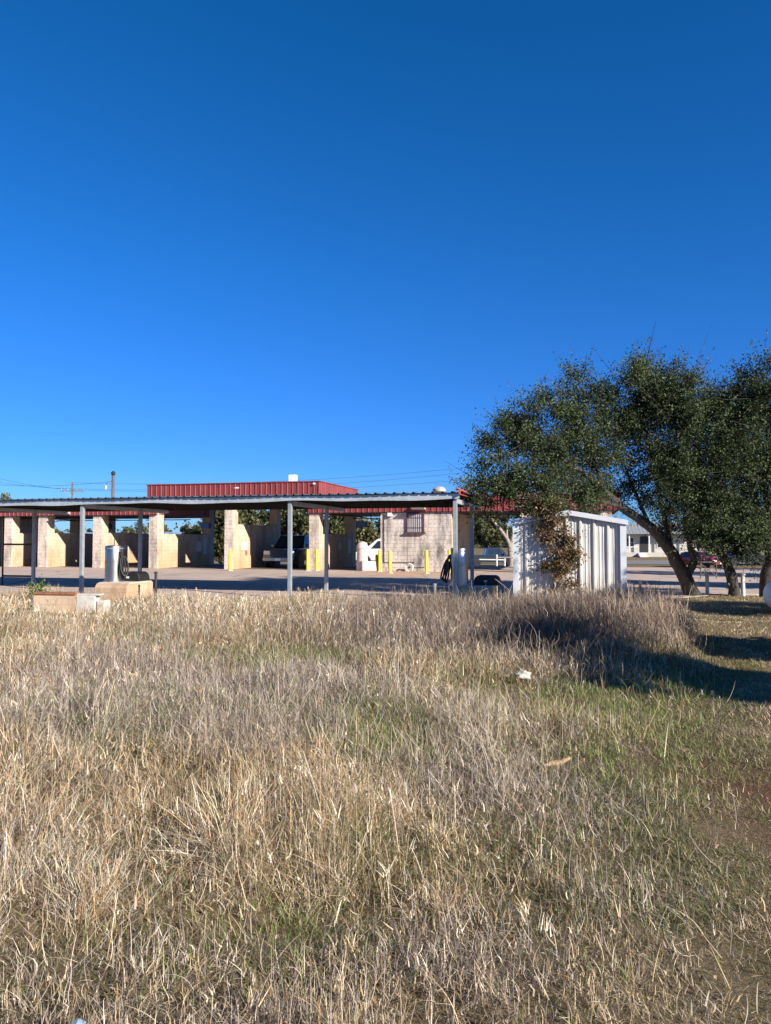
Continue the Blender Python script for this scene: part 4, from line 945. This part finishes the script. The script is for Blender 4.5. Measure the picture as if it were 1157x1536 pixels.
for (y0, y1, n, wsc, K, nt_) in ((1.2, 3.6, 130000, .0030, 5, 310), (3.6, 6.5, 160000, .0038, 4, 680), (6.5, 11, 160000, .0050, 3, 1300), (11, 21, 142000, .0070, 3, 2200)):
    x, y = sample(n, y0, y1)
    tx_, ty_ = sample(nt_, y0, y1); tr_ = (.07+.20*rng.random(nt_)**1.5)*(1 if y1 < 7 else 1.35)
    tH = .6+1.15*rng.random(nt_)**1.3; tC = rng.random((nt_, len(PAL)))**3; tl = rng.normal(0, .28, (nt_, 2)); tD = rng.random(nt_)**1.6; tD /= tD.sum()
    ist = rng.random(n) < .62; ti = rng.choice(nt_, n, p=tD)
    ra = rng.random(n)**.6; aa = rng.random(n)*2*PI
    x = np.where(ist, tx_[ti]+tr_[ti]*ra*np.cos(aa), x); y = np.where(ist, ty_[ti]+tr_[ti]*ra*np.sin(aa), y)
    k = in_field(x, y) & (ist | (patchy(x, y) > .18+.4*rng.random(n)*.9)) & (y > 1.1)
    k &= rng.random(len(x)) > .45*hollow(x, y)+.55*clearing(x, y)+.25*sst(.7, .1, lawn_b(y)-x)*sst(9, 8, y)*sst(3, 5, y)-.9*masses(x, y)[0]
    x, y, ist, ti, ra, aa = x[k], y[k], ist[k], ti[k], ra[k], aa[k]; n = len(x)
    lx, ly = lean(np.where(ist, tx_[ti], x), np.where(ist, ty_[ti], y))
    H = field_h(x, y)*np.where(ist, tH[ti], .72); g_ = zone(x, y)
    az0 = 2*PI*vnoise(x, y, .8, 14)*1.6 + rng.normal(0, 1.3, n)
    vx = np.where(ist, ra*.6*np.cos(aa)+tl[ti,0], np.cos(az0)*.35)+rng.normal(0, .26, n); vy = np.where(ist, ra*.6*np.sin(aa)+tl[ti,1], np.sin(az0)*.35)+rng.normal(0, .26, n)
    vx = vx+lx; vy = vy+ly; az = np.arctan2(vy, vx); tilt = np.hypot(vx, vy)+.2*g_*rng.random(n); bnd = rng.gamma(1.5, .62, n)*np.sign(rng.random(n)-.15)*np.where(rng.random(n) < .12, 2.4, 1)
    ln = np.minimum(H*(.45+.95*rng.random(n)**1.2), .50*(.75+.25*rng.random(n))); fl_ = rng.random(n); W_ = wts(x, y)*np.where(ist[:, None], .25+2.4*tC[ti], 1); tp = pick_col(n, W_)*(np.where(ist, .74+.5*tH[ti]/1.2, .72)*(.55+.8*vnoise(x, y, 1.1, 57)))[:, None]
    fat = np.where((fl_ < .14) & (ln < .25), 1.5+1.2*rng.random(n), 1.0)
    tall.append(ribbons(x, y, height(x, y)-.01, az, tilt, bnd, ln, wsc*(.45+.85*rng.random(n))*fat, tp, K))
    # thatch: broken stems lying at all angles inside the sward
    m_ = int(n*.72); j = rng.integers(0, n, m_); xx, yy = x[j]+rng.normal(0, .09, m_), y[j]+rng.normal(0, .09, m_)
    zz = height(xx, yy)+field_h(xx, yy)*rng.random(m_)**1.1*.72
    tall.append(ribbons(xx, yy, zz, rng.random(m_)*2*PI, .95+rng.normal(0, .55, m_), rng.normal(0, 1.5, m_), .05+.17*rng.random(m_)**1.4*np.clip(y[j]/4, .7, 1.4), wsc*(.4+.9*rng.random(m_)), pick_col(m_, wts(xx, yy))*.95, K))
    # curled dry leaf scraps hanging in the stems
    m_ = int(n*.13); j = rng.integers(0, n, m_); xx, yy = x[j]+rng.normal(0, .1, m_), y[j]+rng.normal(0, .1, m_)
    zz = height(xx, yy)+field_h(xx, yy)*rng.random(m_)*.85
    tall.append(ribbons(xx, yy, zz, rng.random(m_)*2*PI, rng.random(m_)*2.2, rng.normal(0, 2.4, m_), .025+.05*rng.random(m_), wsc*(1.5+1.3*rng.random(m_)), pick_col(m_, np.tile([1,1,.5,.5,.05,.1,.9,.6], (m_,1))), 3))
# tall flowering stems with feathery heads
x, y = sample(8500, 2.4, 18.5); k = in_field(x, y) & (vnoise(x, y, .7, 15) > .42) & (clearing(x, y) < .4); x, y = x[k], y[k]; n = len(x)
H = np.minimum(field_h(x, y)*(1.1+.5*rng.random(n)), .56); az = rng.random(n)*2*PI; tint = pick_col(n, np.tile([.6,.9,.35,.1,0,.05,.8,.5], (n,1)))
wst = .0022+.00055*y
lx, ly = lean(x, y); vx = lx*.6+np.cos(az)*.2; vy = ly*.6+np.sin(az)*.2; az = np.arctan2(vy, vx)
V_, F_, T_ = ribbons(x, y, height(x, y), az, np.hypot(vx, vy), np.abs(rng.normal(0,.25,n)), H, wst, tint, 4, .6); tall.append((V_, F_, T_))
tip = V_.reshape(n, 5, 2, 3)[:, 4].mean(1)
for q in range(5):
    off = rng.random(n)*.14*H/.6; hx_, hy_, hz_ = tip[:,0]+rng.normal(0,.008,n), tip[:,1]+rng.normal(0,.008,n), tip[:,2]-off
    tall.append(ribbons(hx_, hy_, hz_, rng.random(n)*2*PI, .3+.5*rng.random(n), .6*rng.random(n), .025+.05*rng.random(n), wst*1.3, tint*1.05, 2, .3))
xw = rng.uniform(5.2, 7.0, 260); yw = rng.uniform(15.0, 18.6, 260); k = xw < lawn_b(yw)+.5; xw, yw = xw[k], yw[k]; n = len(xw)
tall.append(ribbons(xw, yw, height(xw, yw), rng.random(n)*2*PI, np.abs(rng.normal(0,.2,n)), rng.normal(0,.35,n), .3+.35*rng.random(n), np.full(n, .010), pick_col(n, np.tile([.4,.4,.6,1.6,0,.2,.2,.5], (n,1))), 4, .5))
build_grass('dry_grass', tall, 'tall dry straw coloured grass and grey weeds filling the field', 'grass')

# green undergrowth in the clearings
gp = []
x, y = sample(260000, 1.4, 12); cl = clearing(x, y); d = lawn_b(y)-x
k = in_field(x, y) & (rng.random(len(x)) < np.clip(cl*1.3+.6*sst(1.2, 0, d)*sst(2.5, 5, y)+.10, 0, 1)) & (vnoise(x, y, 5, 16) > .28); x, y = x[k], y[k]; n = len(x)
gt_ = np.array([(.14,.24,.04),(.20,.29,.06),(.27,.28,.10),(.42,.36,.19)])[rng.integers(0,4,n)]*(.7+.5*rng.random(n))[:,None]
gp.append(ribbons(x, y, height(x, y), rng.random(n)*2*PI, np.abs(rng.normal(.3,.5,n)), rng.random(n)*1.3, .03+.075*rng.random(n), .003+.0006*y*rng.random(n), gt_, 3))
build_grass('green_grass', gp, 'low green grass showing in the gaps of the dry field', 'grass')

def bare(x, y):
    b_ = gauss(x, y, 2.35, 4.75, .65, .40)+gauss(x, y, 2.0, 4.1, .4, .25)+gauss(x, y, 2.5, 3.7, .5, .25)+gauss(x, y, 1.9, 2.8, .45, .3)+gauss(x, y, 1.35, 2.35, .3, .2)+gauss(x, y, 3.6, 6.2, .5, .3)+.8*sst(.66, .8, vnoise(x, y, 1.7, 66))
    return np.clip(b_*(.35+1.3*vnoise(x, y, 5, 67)), 0, 1)
# loose dry litter lying on the soil
x, y = sample(440000, 1.2, 9, .66, 2.3); k = (rng.random(len(x)) < np.clip(4.2/y, .25, 1)) & (vnoise(x, y, 9, 63) > .3*rng.random(len(x))) & (rng.random(len(x)) > .75*bare(x, y)*(x > lawn_b(y)-.3)); x, y = x[k], y[k]; n = len(x)
lt = np.array([(.52,.42,.28),(.36,.27,.18),(.20,.13,.09),(.60,.52,.40),(.12,.085,.06),(.24,.24,.11)])[rng.integers(0,6,n)]*(.55+.7*rng.random(n))[:,None]
build_grass('dry_litter', [ribbons(x, y, height(x, y)+.004+.012*rng.random(n), rng.random(n)*2*PI, 1.45+rng.normal(0,.25,n), rng.normal(0,.7,n), .012+.04*rng.random(n)**1.5, .0014+.0004*y*(.5+rng.random(n)), lt, 2)], 'loose dry straw litter lying on the soil across the field', 'litter')
# mown lawn on the right
lp = []
LP = np.array([(.15,.17,.05),(.25,.24,.09),(.50,.41,.24),(.60,.49,.32),(.33,.23,.15),(.24,.25,.09)])
for (y0, y1, n, wsc) in ((1.3, 5, 120000, .0026), (5, 10, 110000, .0046), (10, 24, 80000, .011)):
    yy = np.sqrt(rng.random(n)*(y1**2-y0**2)+y0**2); lo_ = lawn_b(yy)-.6; hi_ = .66*yy+1.3; xx = lo_+rng.random(n)*(hi_-lo_)
    u, v = loc_uv(xx, yy); k = (v < edge_v(u)-.05) & (xx > lawn_b(yy)-.35*rng.random(n))
    k &= (rng.random(n) > .9*bare(xx, yy)) & (vnoise(xx, yy, 7, 18) > .2*rng.random(n)+.1); xx, yy = xx[k], yy[k]; n = len(xx)
    g_ = vnoise(xx, yy, 1.4, 19)*.6+vnoise(xx, yy, 5, 20)*.4
    g_ = np.clip((g_-.45)*2.2+.5*sst(.9, 0, xx-lawn_b(yy))-.45*sst(8, 12, yy), 0, 1)
    g_ = sst(.15, .7, g_)
    W = np.stack([g_*1.5+.05, g_*1.1+.1, .6+0*g_, (1-g_)*1.1+.1, (1-g_)*.9+.1, g_*.8], 1); c = np.cumsum(W, 1); c /= c[:, -1:]; i = np.clip((rng.random(n)[:, None] > c).sum(1), 0, 5)
    tl_ = np.abs(rng.normal(.85, .5, n)); 
    lp.append(ribbons(xx, yy, height(xx, yy)-.004, rng.random(n)*2*PI, tl_, rng.random(n)*.9, .02+.042*rng.random(n), wsc*(.6+.8*rng.random(n)), LP[i]*((.6+.65*rng.random(n))*(.75+.5*vnoise(xx, yy, 2.7, 61)))[:, None], 2))
build_grass('lawn_grass', lp, 'short mown green and brown lawn along the right side', 'lawn')

# brush: grey tangled twigs over the mound, some long arching canes
br_ = []
def brushy(n, cx, cy, sx, sy, hmax, L0, L1, wd, cols):
    x = rng.normal(cx, sx, n); y = rng.normal(cy, sy, n); u, v = loc_uv(x, y); k = (v < edge_v(u)+.1) & (x < lawn_b(y)+rng.normal(-.05, .12, len(x))); x, y = x[k], y[k]; n = len(x)
    z = height(x, y)+hmax*rng.random(n)**1.3*np.exp(-((x-cx)/(2.2*sx))**2)
    c = np.array(cols)[rng.integers(0, len(cols), n)]*(.6+.7*rng.random(n))[:, None]
    br_.append(ribbons(x, y, z, rng.random(n)*2*PI, .2+2.3*rng.random(n), rng.normal(0, 2.2, n), L0+(L1-L0)*rng.random(n), wd*(.5+rng.random(n)), c, 5, .5))
GC = [(.27,.21,.17),(.36,.29,.23),(.15,.11,.085),(.44,.34,.25),(.30,.22,.155)]
brushy(30000, .9, 12.4, 1.5, 1.6, .34, .10, .38, .0052, GC)
brushy(42000, 3.1, 11.2, 1.15, 1.0, .30, .10, .34, .0055, GC)
brushy(12000, 3.9, 11.2, .55, .9, .40, .12, .38, .006, [(.50,.36,.24),(.42,.33,.27),(.55,.42,.3)])
brushy(9000, 2.3, 10.4, .7, .5, .38, .1, .35, .005, [(.12,.09,.075),(.2,.15,.12)])
brushy(1000, 1.2, 12.2, 1.3, 1.2, .36, .2, .5, .010, [(.40,.34,.30),(.22,.17,.14),(.50,.43,.37)])
brushy(1100, 3.0, 10.8, 1.0, .9, .32, .2, .5, .009, [(.40,.34,.30),(.16,.12,.10),(.48,.40,.33)])
brushy(450, 2.8, 10.5, 1.0, .8, .30, .3, .6, .009, [(.30,.25,.21),(.12,.09,.07),(.45,.38,.31)])
# wiry grey weeds scattered through the grey parts of the field
x, y = sample(210000, 1.6, 12); k = in_field(x, y) & (rng.random(len(x)) < zone(x, y)**1.5*.75*(1-clearing(x, y))+.04); x, y = x[k], y[k]; n = len(x)
br_.append(ribbons(x, y, height(x, y)+field_h(x, y)*rng.random(n)*.85, rng.random(n)*2*PI, .1+1.9*rng.random(n), rng.normal(0, 1.8, n), .05+.14*rng.random(n), .0016+.00032*y, np.array([(.40,.33,.29),(.30,.22,.18),(.52,.45,.40),(.20,.14,.11)])[rng.integers(0,4,n)]*(.6+.7*rng.random(n))[:,None], 5, .5))
build_grass('dead_brush', br_, 'tangled grey-brown dead brush and wiry weeds, heaped highest in front of the shed', 'brush')
def cane(pts, r0, label):
    o_ = limbs([(pts, r0, r0*.35)]).build('dead_branch', M['deadwood'], smooth=True); tag(o_, label, 'branch', 'dead branches in the brush')
cane([P(640,905,15.5),P(652,893,15.5),P(668,888,15.5),P(684,893,15.4),P(690,902,15.4)], .012, 'pale arching dead branch left of the canopy corner post')
cane([P(700,900,15.6),P(712,893,15.5),P(722,886,15.4),P(731,882,15.4)], .012, 'thin dead branch slanting right beside the black cover')
cane([P(728,895,15.2),P(738,906,15.2),P(752,902,15.2),P(764,888,15.2),P(755,878,15.2),P(742,868,15.2)], .011, 'looping dead branch in front of the black cover')
cane([P(655,938,13.0),P(690,930,13.0),P(722,922,13.0),P(742,915,13.0)], .022, 'dark thicker dead branch lying across the brush mound')
cane([P(655,925,12.6),P(668,945,12.4),P(678,962,12.2)], .014, 'bare stick leaning down the brush mound')
cane([P(800,922,13.0),P(815,912,13.0),P(838,908,13.0),P(860,915,12.9),P(872,935,12.8)], .013, 'arching dead branch above the shadow below the shed')
cane([P(560,902,15.2),P(590,898,15.2),P(625,894,15.2)], .012, 'low dead branch flat on the brush left of the corner post')
# green weed sprouts by the planter
wr_ = root('green_weed', 'green leafy weed sprouting behind the rusty planter channel', 'weed', (gx(60,18.2), 18.2, .0))
_, tw = crown('foliage', [(-.10,0,.40,.10,.1,.13),(.14,0,.33,.10,.08,.08),(0,0,.25,.14,.12,.12)], 300, .07, .04, [(.11,.17,.03),(.16,.21,.05)], wr_, 81, twl=.15)
limbs([([(0,0,0),(-.05,0,.3),(-.12,0,.5)], .01, .004), ([(0,0,0),(.1,0,.25),(.16,0,.4)], .01, .004)]).build('stem', M['deadwood'], wr_)

# ------------------------------------------------------------------ light, sky, camera
AZ = Vector((.736, -.677, 0)).normalized(); EL = math.radians(24)
sd = Vector((AZ.x*math.cos(EL), AZ.y*math.cos(EL), math.sin(EL)))
L = bpy.data.lights.new('sun', 'SUN'); L.energy = 5.0; L.angle = math.radians(.53); L.color = (1, .93, .82)
lo_ = bpy.data.objects.new('sun', L); col.objects.link(lo_); lo_.rotation_euler = (-sd).to_track_quat('-Z', 'Y').to_euler()
wd_ = bpy.data.worlds.new('World'); scn.world = wd_; wd_.use_nodes = True; t = wd_.node_tree
bg = t.nodes['Background']; sk = t.nodes.new('ShaderNodeTexSky'); sk.sky_type = 'NISHITA'; sk.sun_disc = False
sk.sun_elevation = EL; sk.sun_rotation = math.atan2(AZ.x, AZ.y); sk.altitude = 500; sk.air_density = 1.0; sk.dust_density = .15; sk.ozone_density = 3.0
hs = t.nodes.new('ShaderNodeHueSaturation'); hs.inputs['Saturation'].default_value = 1.25
hs.inputs['Saturation'].default_value = 1.0
tcw = t.nodes.new('ShaderNodeTexCoord'); spw = t.nodes.new('ShaderNodeSeparateXYZ'); t.links.new(tcw.outputs['Generated'], spw.inputs[0])
grd = ramp(t, spw.outputs[2], [(.0, (.30, .52, .98)), (.10, (.19, .50, 1.10)), (.35, (.11, .57, 1.12)), (.62, (.05, .57, 1.04)), (.80, (.15, .27, .33))])
tn = mix(t, 1.0, sk.outputs[0], grd, 'MULTIPLY')
t.links.new(tn, bg.inputs[0]); bg.inputs[1].default_value = .077
cam = bpy.data.cameras.new('Camera'); co = bpy.data.objects.new('Camera', cam); col.objects.link(co)
co.location = (0, 0, EYE); co.rotation_euler = (PI/2 + math.atan((HOR-768)/F), 0, 0)
cam.sensor_fit = 'VERTICAL'; cam.sensor_height = 36; cam.lens = 36*F/1536; cam.clip_end = 5000; cam.clip_start = .05
scn.camera = co
scn.view_settings.view_transform = 'Standard'; scn.view_settings.look = 'None'; scn.view_settings.exposure = .88; scn.view_settings.gamma = 1
